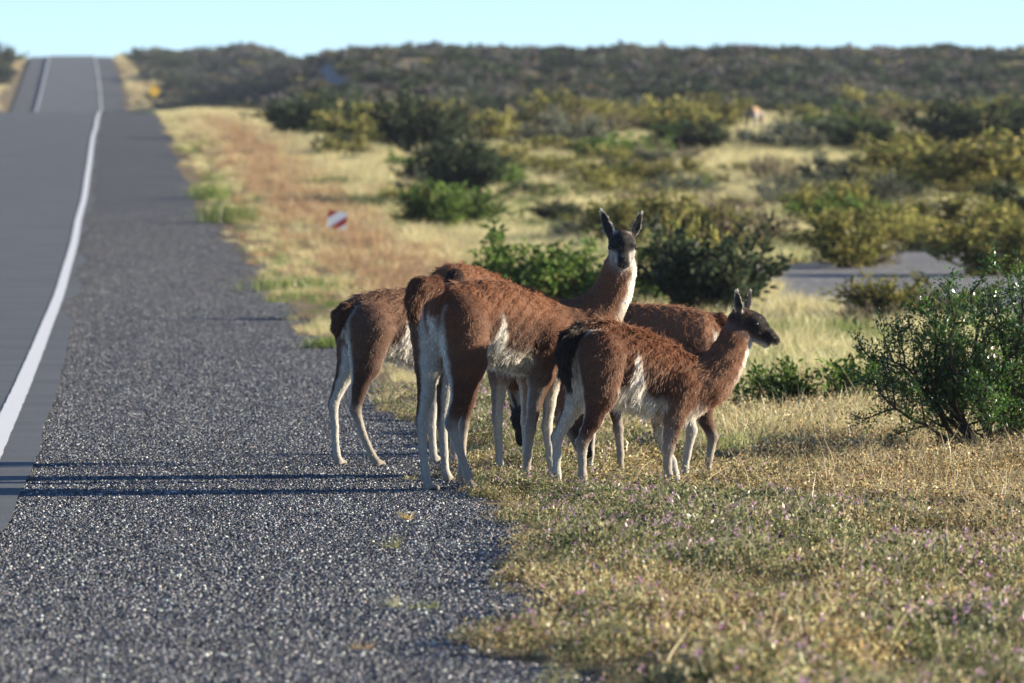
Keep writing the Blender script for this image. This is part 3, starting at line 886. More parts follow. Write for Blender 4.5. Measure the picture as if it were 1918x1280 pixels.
def poly_plate(name, pts, th, mat, parent, y):
    n_ = len(pts)
    V = [(x, y - th / 2, z) for x, z in pts] + [(x, y + th / 2, z) for x, z in pts]
    F = [tuple(range(n_)), tuple(range(2 * n_ - 1, n_ - 1, -1))] + [(k, k + n_, (k + 1) % n_ + n_, (k + 1) % n_) for k in range(n_)]
    return new_obj(name, mesh_from(name, V, F, mat), parent)
def clip_poly(pts, a, b, c, keep=1):
    out_ = []
    for k in range(len(pts)):
        p0, p1 = pts[k], pts[(k + 1) % len(pts)]
        d0, d1 = keep * (a * p0[0] + b * p0[1] - c), keep * (a * p1[0] + b * p1[1] - c)
        if d0 >= 0: out_.append(p0)
        if d0 * d1 < 0:
            t = d0 / (d0 - d1); out_.append((p0[0] + t * (p1[0] - p0[0]), p0[1] + t * (p1[1] - p0[1])))
    return out_
rect = [(-pw / 2, .16), (pw / 2, .16), (pw / 2, .16 + ph_), (-pw / 2, .16 + ph_)]
poly_plate('panel', rect, .012, M_WHITE, mk, .01)
zc = .16 + ph_ / 2
for c0, c1 in ((-.72 * pw, -.36 * pw), (.10 * pw, .38 * pw)):          # diagonal red bands on the plate
    s2 = .62; q = clip_poly(clip_poly(rect, s2, -.78, c0 - .78 * zc), s2, -.78, c1 - .78 * zc, -1)
    if len(q) > 2: poly_plate('stripe', q, .004, M_RED, mk, .0015)
box('post', .05, .05, .5, M_STEEL, mk, (0, .05, .2))
mk.rotation_euler = (R(-10), R(8), R(12))
X = (289 - CX) / FPX * 890; Yy = 890.0
sg = new_obj('warning_sign', None, None, (X, Yy, float(gz(X, Yy))))
tag(sg, 'yellow diamond warning sign on a post beside the far road', 'sign')
zz = 1.2
poly_plate('sign_plate', [(0, zz), (.75, zz + .75), (0, zz + 1.5), (-.75, zz + .75)], .02, M_YEL, sg, -.05)
box('post', .08, .08, 2.2, M_STEEL, sg, (0, 0, 1.1))
sg.rotation_euler = (0, 0, R(24))
# ------------------------------------------------------------------ guanacos: smooth-union bodies, one continuous mesh each
def surface_nets(Fd, org, h):
    ins = Fd < 0
    c = np.zeros(tuple(s - 1 for s in Fd.shape), np.int8)
    for a in (0, 1):
        for b in (0, 1):
            for d in (0, 1):
                c += ins[a:ins.shape[0] - 1 + a, b:ins.shape[1] - 1 + b, d:ins.shape[2] - 1 + d]
    act = (c > 0) & (c < 8)
    I = np.argwhere(act)
    vid = np.full(act.shape, -1, np.int64); vid[act] = np.arange(len(I))
    acc = np.zeros((len(I), 3)); cnt_ = np.zeros(len(I))
    corners = [(a, b, d) for a in (0, 1) for b in (0, 1) for d in (0, 1)]
    for k0 in range(8):
        for k1 in range(k0 + 1, 8):
            A, B = np.array(corners[k0]), np.array(corners[k1])
            if np.abs(A - B).sum() != 1: continue
            fa = Fd[I[:, 0] + A[0], I[:, 1] + A[1], I[:, 2] + A[2]]; fb = Fd[I[:, 0] + B[0], I[:, 1] + B[1], I[:, 2] + B[2]]
            m = (fa < 0) != (fb < 0)
            t = np.where(m, fa / np.where(m, fa - fb, 1), 0)
            acc += np.where(m[:, None], A + (B - A) * t[:, None], 0); cnt_ += m
    V = org + (I + acc / cnt_[:, None]) * h
    Q = []
    for ax in range(3):
        o1, o2 = [a for a in range(3) if a != ax]
        sl0 = [slice(None)] * 3; sl1 = [slice(None)] * 3
        sl0[ax] = slice(0, -1); sl1[ax] = slice(1, None)
        a, b = ins[tuple(sl0)], ins[tuple(sl1)]
        E = np.argwhere(a != b)
        E = E[(E[:, o1] > 0) & (E[:, o2] > 0) & (E[:, o1] < act.shape[o1]) & (E[:, o2] < act.shape[o2])]
        flip = a[E[:, 0], E[:, 1], E[:, 2]]
        q = []
        for da, db in ((0, 0), (1, 0), (1, 1), (0, 1)):
            G = E.copy(); G[:, o1] -= da; G[:, o2] -= db
            q.append(vid[G[:, 0], G[:, 1], G[:, 2]])
        q = np.stack(q, 1)
        if ax == 1: flip = ~flip
        q = np.where(flip[:, None], q, q[:, ::-1])
        Q.append(q)
    Q = np.concatenate(Q)
    return V, Q
def smin(a, b, k):
    h = np.clip(.5 + .5 * (b - a) / k, 0, 1)
    return b * (1 - h) + a * h - k * h * (1 - h)

def capsule_sdf(p, a, b, ra, rb):
    ab = b - a; L2 = max((ab ** 2).sum(), 1e-9)
    t = np.clip(((p - a) @ ab) / L2, 0, 1)
    return np.linalg.norm(p - a - t[..., None] * ab, axis=-1) - (ra + (rb - ra) * t), t
class Torso:
    def __init__(self, st):
        st = np.array(st, float)
        xs = np.linspace(st[0, 0], st[-1, 0], 240)
        self.x0, self.x1 = xs[0], xs[-1]; self.xs = xs
        k = np.hanning(31); k /= k.sum()
        def sm(v):
            v = np.interp(xs, st[:, 0], v); return np.convolve(np.pad(v, 15, mode='edge'), k, 'valid')
        self.top, self.bot, self.wy = sm(st[:, 1]), sm(st[:, 2]), sm(st[:, 3])
        e = np.sqrt(np.clip(np.minimum((xs - xs[0]), (xs[-1] - xs)) / .09, .02, 1))      # rounded ends
        zc = (self.top + self.bot) / 2; hz = (self.top - self.bot) / 2 * e
        self.zc, self.hz, self.wy = zc, hz, self.wy * e
    def sdf(self, p):
        x = np.clip(p[..., 0], self.x0, self.x1)
        zc, hz, wy = (np.interp(x, self.xs, q) for q in (self.zc, self.hz, self.wy))
        dz, dy = (p[..., 2] - zc) / hz, p[..., 1] / (wy * (1 - .12 * np.clip((p[..., 2] - zc) / hz, -1, 1)))
        r = np.sqrt(dz ** 2 + dy ** 2)
        return np.maximum((r - 1) * np.minimum(hz, wy), np.maximum(self.x0 - p[..., 0], p[..., 0] - self.x1)), r
    def v(self, p):
        x = np.clip(p[:, 0], self.x0, self.x1)
        zc, hz = np.interp(x, self.xs, self.zc), np.interp(x, self.xs, self.hz)
        return (p[:, 2] - zc) / hz * .5 + .5

BROWN = np.array([.262, .124, .067]); DBROWN = np.array([.112, .050, .031]); CREAM = np.array([.74, .70, .62])
TANC = np.array([.40, .30, .21]); FACE = np.array([.032, .028, .027]); GREY = np.array([.36, .34, .32]); TAILC = np.array([.075, .032, .018])
def mixc(a, b, t):
    return a * (1 - t[:, None]) + b * t[:, None]
def fur_material():
    m, n, l, o = mat_new('guanaco_fur')
    at = n.new('ShaderNodeAttribute'); at.attribute_name = 'Col'
    d = n.new('ShaderNodeBsdfDiffuse'); t = n.new('ShaderNodeBsdfTranslucent'); g = n.new('ShaderNodeBsdfGlossy')
    g.inputs['Roughness'].default_value = .45; g.inputs['Color'].default_value = (1, .9, .8, 1)
    hi = n.new('ShaderNodeHairInfo'); rp_ = n.new('ShaderNodeMapRange')      # paler hair tips: rim highlights painted into the fur colour
    rp_.inputs[1].default_value = .35; rp_.inputs[2].default_value = 1.0; rp_.inputs[3].default_value = .85; rp_.inputs[4].default_value = 1.7
    l.new(hi.outputs['Intercept'], rp_.inputs[0])
    hv = n.new('ShaderNodeHueSaturation'); l.new(at.outputs['Color'], hv.inputs['Color']); l.new(rp_.outputs[0], hv.inputs['Value'])
    for s_ in (d, t): l.new(hv.outputs[0], s_.inputs['Color'])
    m1 = n.new('ShaderNodeMixShader'); m1.inputs[0].default_value = .42
    l.new(d.outputs[0], m1.inputs[1]); l.new(t.outputs[0], m1.inputs[2])
    m2 = n.new('ShaderNodeMixShader'); m2.inputs[0].default_value = .045
    l.new(m1.outputs[0], m2.inputs[1]); l.new(g.outputs[0], m2.inputs[2]); l.new(m2.outputs[0], o.inputs[0])
    return m
def skin_material():
    m, n, l, o = mat_new('guanaco_coat')
    at = n.new('ShaderNodeAttribute'); at.attribute_name = 'Col'
    b = n.new('ShaderNodeBsdfPrincipled'); b.inputs['Roughness'].default_value = .85; b.inputs['Specular IOR Level'].default_value = .15
    tc = n.new('ShaderNodeTexCoord')
    nz = n.new('ShaderNodeTexNoise'); nz.inputs['Scale'].default_value = 60; nz.inputs['Detail'].default_value = 5
    l.new(tc.outputs['Object'], nz.inputs['Vector'])
    mx = n.new('ShaderNodeMixRGB'); mx.blend_type = 'MULTIPLY'; mx.inputs[0].default_value = .5
    l.new(at.outputs['Color'], mx.inputs[1]); l.new(nz.outputs['Fac'], mx.inputs[2])
    l.new(mx.outputs[0], b.inputs['Base Color'])
    bp = n.new('ShaderNodeBump'); bp.inputs['Strength'].default_value = .4; bp.inputs['Distance'].default_value = .01
    l.new(nz.outputs['Fac'], bp.inputs['Height']); l.new(bp.outputs[0], b.inputs['Normal'])
    l.new(b.outputs[0], o.inputs[0])
    return m
M_FUR, M_COAT = fur_material(), skin_material()
M_EYE = plain_mat('eye', (.008, .006, .005), .08, .6)
M_HOOF = plain_mat('hoof', (.05, .045, .04), .6)

def guanaco(S):
    X0, Y0 = S['X0'], S['Y0']; ph = R(S['heading']); z0 = 0.0
    if 'z0' in S: z0 = S['z0']
    fw = np.array([math.cos(ph), math.sin(ph), 0]); lf = np.array([-math.sin(ph), math.cos(ph), 0]); upz = np.array([0, 0, 1.])
    def loc(w_):
        d = np.asarray(w_, float) - np.array([X0, Y0, z0])
        return np.array([d @ fw, d @ lf, d[2]])
    def lvec(v):
        v = np.asarray(v, float); v = np.array([v @ fw, v @ lf, v[2]]); return v / np.linalg.norm(v)
    def J(px, py, Y): return loc(P(px, py, Y))
    tor = Torso(S['torso'])
    prims = []      # dicts: a,b,ra,rb,k,tag,side,t0,t1
    def cap(a, b, ra, rb, tagn, k=.03, **kw):
        prims.append(dict(a=np.asarray(a, float), b=np.asarray(b, float), ra=ra, rb=rb, k=k, tag=tagn, **kw))
    feet = []
    for L in S['legs']:
        Y = L['Y']
        pts = [(J(px, py, Y + (q[0] if q else 0)), r) for px, py, r, *q in L['pts']]
        hind = L['kind'] == 'h'
        pts = [(q, r * (1 if i_ < 2 else .86)) for i_, (q, r) in enumerate(pts)]
        foot, rf = pts[-1]
        gx = X0 + foot[0] * fw[0] + foot[1] * lf[0]; gy = Y0 + foot[0] * fw[1] + foot[1] * lf[1]
        gzz = float(gz(gx, gy)) - z0 + .006
        foot = np.array([foot[0], foot[1], gzz + .024])
        toe = foot + lvec(L.get('toe', fw)) * .045 + np.array([0, 0, -.006])
        pts[-1] = (foot, rf)
        nseg = len(pts) - 1
        for i_ in range(nseg):
            (a, ra), (b, rb) = pts[i_], pts[i_ + 1]
            zone = 'thigh' if i_ == 0 else ('shin' if i_ < 3 - (0 if hind else 0) else 'cannon')
            cap(a, b, ra, rb, zone, k=.05 if i_ == 0 else .018, side=L['side'], hind=hind, shade=L.get('shade', 0))
        cap(foot, toe, rf * .95, .019, 'foot', k=.015, side=L['side'], hind=hind, shade=0)
        feet.append((foot, toe))
    nk = [(J(px, py, Y), r) for px, py, Y, r in S['neck']]
    for i_ in range(len(nk) - 1):
        cap(nk[i_][0], nk[i_ + 1][0], nk[i_][1], nk[i_ + 1][1], 'neck', k=.08, i=i_)
    if 'tail' in S:
        tl = [(J(px, py, Y), r) for px, py, Y, r in S['tail']]
        for i_ in range(len(tl) - 1):
            cap(tl[i_][0], tl[i_ + 1][0], tl[i_][1], tl[i_ + 1][1], 'tail', k=.02)
    for a, b, ra, rb, tg in S.get('extra', []):
        cap(J(*a), J(*b), ra, rb, tg, k=.05, side=0, hind=True, shade=0)
    H = S['head']; hc = J(*H['c']); hs = H.get('s', 1.0)
    f = lvec(H['f']); u0 = lvec(H.get('up', (0, 0, 1))); sd = np.cross(u0, f); sd /= np.linalg.norm(sd); u_ = np.cross(f, sd)
    def hp(l_, s_, h_): return hc + (f * l_ + sd * s_ + u_ * h_) * hs
    cap(hp(-.035, 0, .0), hp(.05, 0, .008), .066 * hs, .060 * hs, 'head', k=.02)
    cap(hp(.05, 0, .0), hp(.145, 0, -.024), .050 * hs, .033 * hs, 'head', k=.025)
    cap(hp(.145, .009, -.022), hp(.182, .009, -.030), .031 * hs, .024 * hs, 'head', k=.012)
    cap(hp(.145, -.009, -.022), hp(.182, -.009, -.030), .031 * hs, .024 * hs, 'head', k=.012)
    cap(hp(-.005, 0, -.042), hp(.15, 0, -.058 - H.get('jaw', 0)), .039 * hs, .018 * hs, 'head', k=.012)
    for s_ in (-1, 1):
        cap(hp(.03, s_ * .042, .022), hp(.075, s_ * .040, .014), .022 * hs, .019 * hs, 'head', k=.012)
        cap(hp(.02, s_ * .032, -.02), hp(.07, s_ * .03, -.03), .036 * hs, .03 * hs, 'head', k=.015)
    ears = []
    for (bp_, tp_, fc) in H['ears']:
        a, b = J(*bp_), J(*tp_)
        ax = (b - a); Ln = np.linalg.norm(ax); ax = ax / Ln
        nrm = lvec(fc); nrm = nrm - ax * (nrm @ ax); nrm /= np.linalg.norm(nrm); sx = np.cross(ax, nrm)
        ears.append((a, ax, sx, nrm, Ln))
    # --- field
    h = S.get('h', .0105)
    allp = np.array([q for pr in prims for q in (pr['a'], pr['b'])] + [e[0] + e[1] * e[4] for e in ears] + [np.array([tor.x0, 0, .5]), np.array([tor.x1, 0, tor.top.max() + .04])])
    allr = .2
    lo = allp.min(0) - np.array([.12, .22, .05]); hi = allp.max(0) + np.array([.12, .22, .08])
    dims = np.ceil((hi - lo) / h).astype(int)
    Fd = np.full(tuple(dims), 1.0, np.float32)
    gxs = [lo[a] + np.arange(dims[a]) * h for a in range(3)]
    def region(mn, mx):
        i0 = np.clip(np.floor((mn - lo) / h).astype(int), 0, dims - 1); i1 = np.clip(np.ceil((mx - lo) / h).astype(int) + 1, 1, dims)
        G = np.stack(np.meshgrid(*[gxs[a][i0[a]:i1[a]] for a in range(3)], indexing='ij'), -1)
        return tuple(slice(i0[a], i1[a]) for a in range(3)), G
    sl, G = region(np.array([tor.x0 - .05, -.35, .2]), np.array([tor.x1 + .05, .35, 1.4]))
    Fd[sl] = tor.sdf(G)[0]
    for pr in prims:
        m_ = max(pr['ra'], pr['rb']) + .07
        sl, G = region(np.minimum(pr['a'], pr['b']) - m_, np.maximum(pr['a'], pr['b']) + m_)
        Fd[sl] = smin(Fd[sl], capsule_sdf(G, pr['a'], pr['b'], pr['ra'], pr['rb'])[0], pr['k'])
    def ear_sdf(p, E):
        a, ax, sx, nrm, Ln = E
        q = p - a
        l_ = q @ ax; s_ = q @ sx; n_ = q @ nrm
        t = l_ / Ln
        wv = np.interp(t, [-.15, 0, .3, .6, .85, 1.0, 1.05], [.35, .55, 1, .85, .48, .14, .02]) * Ln * .19
        curve = n_ - (s_ ** 2) / (Ln * .36)                       # cupped blade
        th = np.interp(t, [0, .3, 1], [.016, .010, .006]) * (Ln / .16)
        d = np.sqrt((s_ / np.maximum(wv, 1e-4)) ** 2 + (curve / np.maximum(th, .004)) ** 2) - 1
        return np.maximum(d * th, np.maximum(-l_ - .02, l_ - Ln))
    for E in ears:
        c_ = E[0] + E[1] * E[4] / 2
        sl, G = region(c_ - E[4] * .7, c_ + E[4] * .7)
        Fd[sl] = smin(Fd[sl], ear_sdf(G, E), .008)
    V, Q = surface_nets(Fd, lo, h)
    # --- smooth slightly
    e = np.concatenate([Q[:, [0, 1]], Q[:, [1, 2]], Q[:, [2, 3]], Q[:, [3, 0]]]); deg = np.bincount(e.ravel(), minlength=len(V)).astype(float)
    for _ in range(2):
        A = np.zeros_like(V)
        for c_ in range(3):
            A[:, c_] = np.bincount(e[:, 0], V[e[:, 1], c_], len(V)) + np.bincount(e[:, 1], V[e[:, 0], c_], len(V))
        V = V * .5 + A / deg[:, None] * .5
    fn = np.cross(V[Q[:, 2]] - V[Q[:, 0]], V[Q[:, 3]] - V[Q[:, 1]])
    N = np.zeros_like(V)
    for c_ in range(4):
        for d_ in range(3): N[:, d_] += np.bincount(Q[:, c_], fn[:, d_], len(V))
    N = unit(N)
    # --- orientation sanity: flip if normals point inward
    cen = V.mean(0)
    if ((V - cen) * N).sum() < 0: Q = Q[:, ::-1]; N = -N
    # --- colour, hair length and hair flow per vertex
    nV = len(V)
    Wt = np.zeros(nV); C = np.zeros((nV, 3)); HL = np.zeros(nV); FL = np.zeros((nV, 3))
    shag = S.get('shag', 1.0) * .74; fx = S.get('flank', -.17); br = np.array(S.get('brown', (1, 1, 1)))
    nz = np.sin(V[:, 0] * 37 + V[:, 2] * 23) * np.sin(V[:, 2] * 41 - V[:, 0] * 19 + 2) * .5 + rng.normal(size=nV) * .25
    def add(d, col, hl, flow, boost=1.0):
        nonlocal Wt, C, HL, FL
        wv = np.exp(-np.clip(d, -.035, .3) / .011) * boost
        Wt += wv; C += col * wv[:, None]; HL += hl * wv; FL += flow * wv[:, None]
    d, r_ = tor.sdf(V); vv = tor.v(V)
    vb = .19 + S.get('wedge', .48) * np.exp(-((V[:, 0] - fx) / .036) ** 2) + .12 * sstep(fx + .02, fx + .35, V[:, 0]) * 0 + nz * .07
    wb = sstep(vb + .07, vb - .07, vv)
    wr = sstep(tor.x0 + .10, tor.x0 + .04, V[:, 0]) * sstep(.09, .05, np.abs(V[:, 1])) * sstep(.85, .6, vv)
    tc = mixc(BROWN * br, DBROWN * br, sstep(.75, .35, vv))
    tc = mixc(tc, np.broadcast_to(CREAM, tc.shape), np.maximum(wb, wr))
    hl = (.024 + .012 * wb + .012 * sstep(.75, 1, vv)) * shag
    fl = np.stack([-.5 * np.ones(nV), .25 * np.sign(V[:, 1]), -.75 * np.ones(nV)], 1)
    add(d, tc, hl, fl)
    for pr in prims:
        d, t = capsule_sdf(V, pr['a'], pr['b'], pr['ra'], pr['rb'])
        tg = pr['tag']; ax = unit((pr['b'] - pr['a'])[None])
        ones = np.ones(nV)
        if tg in ('thigh', 'shin', 'cannon', 'foot'):
            outer = N[:, 1] * pr['side'] + nz * .12
            inn = sstep(.05, -.30, outer)
            if tg == 'thigh':
                outc = BROWN * .5 * br + DBROWN * .5 * br; hlv = .016 * shag
                inn = inn * (1 if pr['hind'] else sstep(.4, .7, 1 - t))
            elif tg == 'shin':
                outc = DBROWN * (1.05 if pr['hind'] else 1.15) * br; hlv = .010 * shag
                if not pr['hind']: inn = np.maximum(inn, .35 * sstep(.2, -.4, N[:, 0]))
            elif tg == 'cannon':
                outc = TANC; hlv = .006
                inn = np.maximum(inn, .45)
            else:
                outc = TANC * .7; hlv = .005; inn = .3 * ones
            if pr['hind'] and tg in ('shin', 'cannon'): inn = np.maximum(inn, .9 * sstep(.55, .85, N[:, 0]))
            col = mixc(np.broadcast_to(outc, (nV, 3)), np.broadcast_to(CREAM * .92, (nV, 3)), inn)
            add(d, col, hlv * ones, np.repeat(ax * np.array([[.3, .3, 1]]) + np.array([[0, 0, -.6]]), nV, 0))
        elif tg == 'neck':
            thr = lvec(S.get('throat', fw)); thr = thr - ax[0] * (thr @ ax[0]); thr /= np.linalg.norm(thr)
            dp = N @ thr + nz * .08
            wn = sstep(.74, .93, dp) * (1.0 if pr['i'] >= S.get('white_from', 2) else 0.0)
            col = mixc(np.broadcast_to(BROWN * .9 * br, (nV, 3)), np.broadcast_to(CREAM, (nV, 3)), wn)
            add(d, col, .015 * shag * ones, np.repeat(-ax, nV, 0) + np.array([[0, 0, -.3]]))
        elif tg == 'tail':
            add(d, np.broadcast_to(S.get('tailc', TAILC), (nV, 3)), .026 * shag * ones, np.repeat(ax, nV, 0), 1.5)
        elif tg == 'rump':
            add(d, np.broadcast_to(BROWN * br, (nV, 3)), .04 * shag * ones, fl)
        elif tg == 'head':
            q = (V - hc) / hs
            l_, h_ = q @ f, q @ u_
            low = sstep(.022, -.022, h_ + H.get('grey', .05) + .10 * np.clip(l_, 0, .2)) * (1 - .75 * sstep(.165, .185, l_) * sstep(-.055, -.04, h_))
            col = mixc(np.broadcast_to(FACE, (nV, 3)), np.broadcast_to(GREY, (nV, 3)), low * .9)
            if H.get('blaze'):
                s_h = np.abs(q @ sd)
                cheek = sstep(.030, .046, l_) * np.maximum(sstep(.012, .026, s_h - .06 * l_) * sstep(.02, -.005, h_), sstep(-.045, -.06, h_)) * (1 - sstep(.168, .18, l_) * sstep(.022, .014, s_h))
                col = mixc(col, np.broadcast_to(CREAM * .62, (nV, 3)), cheek)
            col = mixc(col, np.broadcast_to(BROWN * .45, (nV, 3)), sstep(.02, -.03, l_) * sstep(.0, .04, h_) * .7)
            col = mixc(col, np.broadcast_to(CREAM * .8, (nV, 3)), np.maximum(sstep(-.066, -.078, h_) * sstep(.0, .08, l_), sstep(.165, .185, l_) * sstep(-.038, -.05, h_)) * .9)
            col = mixc(col, np.broadcast_to(CREAM * .55, (nV, 3)), sstep(.0, -.05, l_) * sstep(-.02, -.07, h_) * .8)
            add(d, col, .009 * ones, np.repeat(-f[None], nV, 0))
    for E in ears:
        d = ear_sdf(V, E)
        q = V - E[0]; s_ = q @ E[2]; t = q @ E[1] / E[4]
        wv = np.interp(t, [-.15, 0, .3, .6, .85, 1.0, 1.05], [.35, .55, 1, .85, .48, .14, .02]) * E[4] * .25
        rim = np.maximum(sstep(.48, .74, np.abs(s_) / np.maximum(wv, 1e-4)), sstep(.80, .93, t)) * sstep(.0, .15, t)
        inside = sstep(-.1, .3, N @ E[3])
        col = mixc(np.broadcast_to(GREY * .8, (nV, 3)), np.broadcast_to(FACE * 1.6, (nV, 3)), inside)
        col = mixc(col, np.broadcast_to(CREAM * .9, (nV, 3)), rim)
        add(d, col, .006 + .006 * rim, np.repeat(E[1][None], nV, 0) + np.sign(s_)[:, None] * E[2][None] * .6, 3.0)
    C /= Wt[:, None]; HL /= Wt; FL = unit(FL / Wt[:, None])
    C = np.clip(C * (1 + nz[:, None] * .10), .01, .95)
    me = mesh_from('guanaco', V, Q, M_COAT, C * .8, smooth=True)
    body = new_obj('guanaco', me, None, (X0, Y0, z0), ph)
    tag(body, S['label'], 'guanaco', 'guanacos at the roadside' if S.get('herd', True) else None)
    # --- fur
    nh = S.get('hairs', 0)
    if nh:
        T = np.concatenate([Q[:, [0, 1, 2]], Q[:, [0, 2, 3]]])
        ar = np.linalg.norm(np.cross(V[T[:, 1]] - V[T[:, 0]], V[T[:, 2]] - V[T[:, 0]]), axis=1)
        hw = HL[T].mean(1)
        ar = ar * np.clip(.02 / np.maximum(hw, .004), .75, 2.2) * (1 + 2.0 * sstep(.24, .12, np.linalg.norm(V[T[:, 0]] - hp(.06, 0, 0), axis=1)))      # finer coat where the hair is short
        ti = rng.choice(len(T), nh, p=ar / ar.sum())
        b1, b2 = rng.uniform(0, 1, nh), rng.uniform(0, 1, nh)
        fl_ = b1 + b2 > 1; b1[fl_], b2[fl_] = 1 - b1[fl_], 1 - b2[fl_]
        bw = np.stack([1 - b1 - b2, b1, b2], 1)[..., None]
        tri = T[ti]
        rp = (V[tri] * bw).sum(1); rn = unit((N[tri] * bw).sum(1)); rc = (C[tri] * bw).sum(1); rf = unit((FL[tri] * bw).sum(1)); rl = (HL[tri] * bw[..., 0]).sum(1)
        cl = rng.normal(size=(nh, 3))
        # clumping: neighbours share a wandering lean
        cx = np.stack([np.sin(rp @ np.array(v) * 1.0 + p_) for v, p_ in (((71, 43, 90), 0), ((-60, 88, 57), 1.3), ((45, -80, 75), 2.9))], 1)
        tang = rf - rn * (rf * rn).sum(1, keepdims=True)
        lift = np.interp(rl, [.004, .012, .05], [.25, .4, .55])[:, None]
        wild = (rng.uniform(0, 1, (nh, 1)) < .06 * shag)
        d1 = unit(tang + rn * (lift + .5 * wild) + cl * .12 + cx * .18)
        ln = (rl * rng.lognormal(0, .28, nh) * (1 + .6 * wild[:, 0] * (rl > .015)))[:, None]
        d2 = unit(tang + np.array([0, 0, -.35]) + cx * .35 + cl * .15) * .45
        t = np.array([0, .33, .66, 1.0])
        pts = rp[:, None] - rn[:, None] * .003 + ln[:, None] * (t[None, :, None] * d1[:, None] * .8 + (t ** 2)[None, :, None] * d2[:, None])
        rad = np.interp(rl, [.004, .012, .05], [.0011, .0013, .0017])[:, None] * np.array([1, .9, .65, .15])[None] * S.get('thick', 1.0)
        hcrv = bpy.data.hair_curves.new('fur')
        hcrv.add_curves([4] * nh)
        hcrv.attributes['position'].data.foreach_set('vector', pts.astype(np.float32).ravel())
        ra = hcrv.attributes.get('radius') or hcrv.attributes.new('radius', 'FLOAT', 'POINT')
        ra.data.foreach_set('value', rad.astype(np.float32).ravel())
        ca = hcrv.attributes.new('Col', 'FLOAT_COLOR', 'CURVE')
        cc = np.ones((nh, 4), np.float32); cc[:, :3] = np.clip(rc * rng.lognormal(.06, .22, (nh, 1)), .008, .92)
        ca.data.foreach_set('color', cc.ravel())
        hcrv.materials.append(M_FUR)
        new_obj('fur', hcrv, body)
    # --- eyes and hooves
    for s_ in (-1, 1):
        c_ = hp(.056, s_ * .058, .010); r_e = .0165 * hs
        n1, n2 = 12, 8
        VV = [c_ + r_e * np.array([math.sin(math.pi * a / n2) * math.cos(2 * math.pi * b / n1), math.sin(math.pi * a / n2) * math.sin(2 * math.pi * b / n1), math.cos(math.pi * a / n2)]) for a in range(n2 + 1) for b in range(n1)]
        FF = np.array([(a * n1 + b, (a + 1) * n1 + b, (a + 1) * n1 + (b + 1) % n1, a * n1 + (b + 1) % n1) for a in range(n2) for b in range(n1)])
        new_obj('eye', mesh_from('eye', VV, FF, M_EYE, smooth=True), body)
    for foot, toe in feet:
        ax = toe - foot; ax[2] = 0; ax = ax / np.linalg.norm(ax); sx = np.array([-ax[1], ax[0], 0])
        VV, FF = [], []
        for s_ in (-1, 1):
            o_ = len(VV)
            for l_, w_, t_ in ((.008, .011, .020), (.035, .012, .020), (.058, .009, .013), (.070, .003, .004)):
                c_ = foot + ax * l_ + sx * s_ * .0125; zb = foot[2] - .026
                for dw, dz in ((-w_, 0), (w_, 0), (w_ * .7, t_), (-w_ * .7, t_)):
                    VV.append(np.array([c_[0] + sx[0] * dw, c_[1] + sx[1] * dw, zb + dz]))
            for k_ in range(3):
                for j_ in range(4):
                    FF.append((o_ + k_ * 4 + j_, o_ + k_ * 4 + (j_ + 1) % 4, o_ + k_ * 4 + 4 + (j_ + 1) % 4, o_ + k_ * 4 + 4 + j_))
            FF += [(o_, o_ + 3, o_ + 2, o_ + 1), (o_ + 12, o_ + 13, o_ + 14, o_ + 15)]
        new_obj('hoof', mesh_from('hoof', VV, np.array(FF), M_HOOF), body)
    return body

# ---- tallest adult, turned away, head looking back
A = dict(X0=-.064, Y0=42.85, heading=47, wedge=.38, h=.0085, hairs=98000, label='tallest brown guanaco standing alert with its head turned towards the road',
    torso=[(-.53, 1.02, .86, .06), (-.47, 1.09, .78, .12), (-.38, 1.115, .73, .165), (-.2, 1.13, .715, .185), (0, 1.125, .665, .19), (.15, 1.10, .635, .185), (.3, 1.05, .63, .17), (.42, 1.0, .66, .14), (.53, .95, .75, .09), (.57, .92, .8, .05)],
    legs=[
      dict(kind='h', side=-1, Y=42.50, pts=[(866, 600, .135), (872, 680, .112), (864, 742, .064), (844, 793, .039), (860, 842, .026), (876, 890, .027), (884, 916, .029)], toe=(.9, -.2, 0)),
      dict(kind='h', side=1, Y=42.66, pts=[(806, 605, .115), (803, 685, .073), (797, 742, .048), (789, 790, .037), (792, 842, .025), (797, 892, .027), (803, 916, .029)], toe=(.9, -.3, 0)),
      dict(kind='f', side=-1, Y=42.92, pts=[(1022, 640, .115), (1012, 705, .070), (1001, 757, .044), (993, 803, .034), (988, 855, .025), (986, 893, .027), (990, 912, .028)], toe=(.7, -.5, 0)),
      dict(kind='f', side=1, Y=43.14, pts=[(1030, 640, .11), (1031, 705, .062), (1029, 757, .038), (1024, 800, .033), (1030, 855, .024), (1034, 890, .026), (1036, 908, .028)]),
    ],
    neck=[(1040, 625, 43.12, .17), (1085, 612, 43.18, .135), (1126, 585, 43.20, .104), (1149, 545, 43.2, .083), (1160, 508, 43.2, .070), (1165, 470, 43.2, .060)],
    throat=(.9, -.25, 0),
    tail=[(812, 535, 42.42, .055), (786, 541, 42.36, .058), (775, 562, 42.34, .047), (775, 590, 42.34, .03), (780, 604, 42.35, .012)], tailc=np.array([.12, .045, .022]),
    head=dict(grey=.012, blaze=True, c=(1165, 459, 43.18), f=(.03, -.92, -.36), up=(0, 0, 1), s=1.08,
              ears=[((1146, 446, 43.22), (1126, 391, 43.22), (-.25, -1, 0)), ((1184, 444, 43.22), (1203, 394, 43.22), (.35, -1, 0))]))
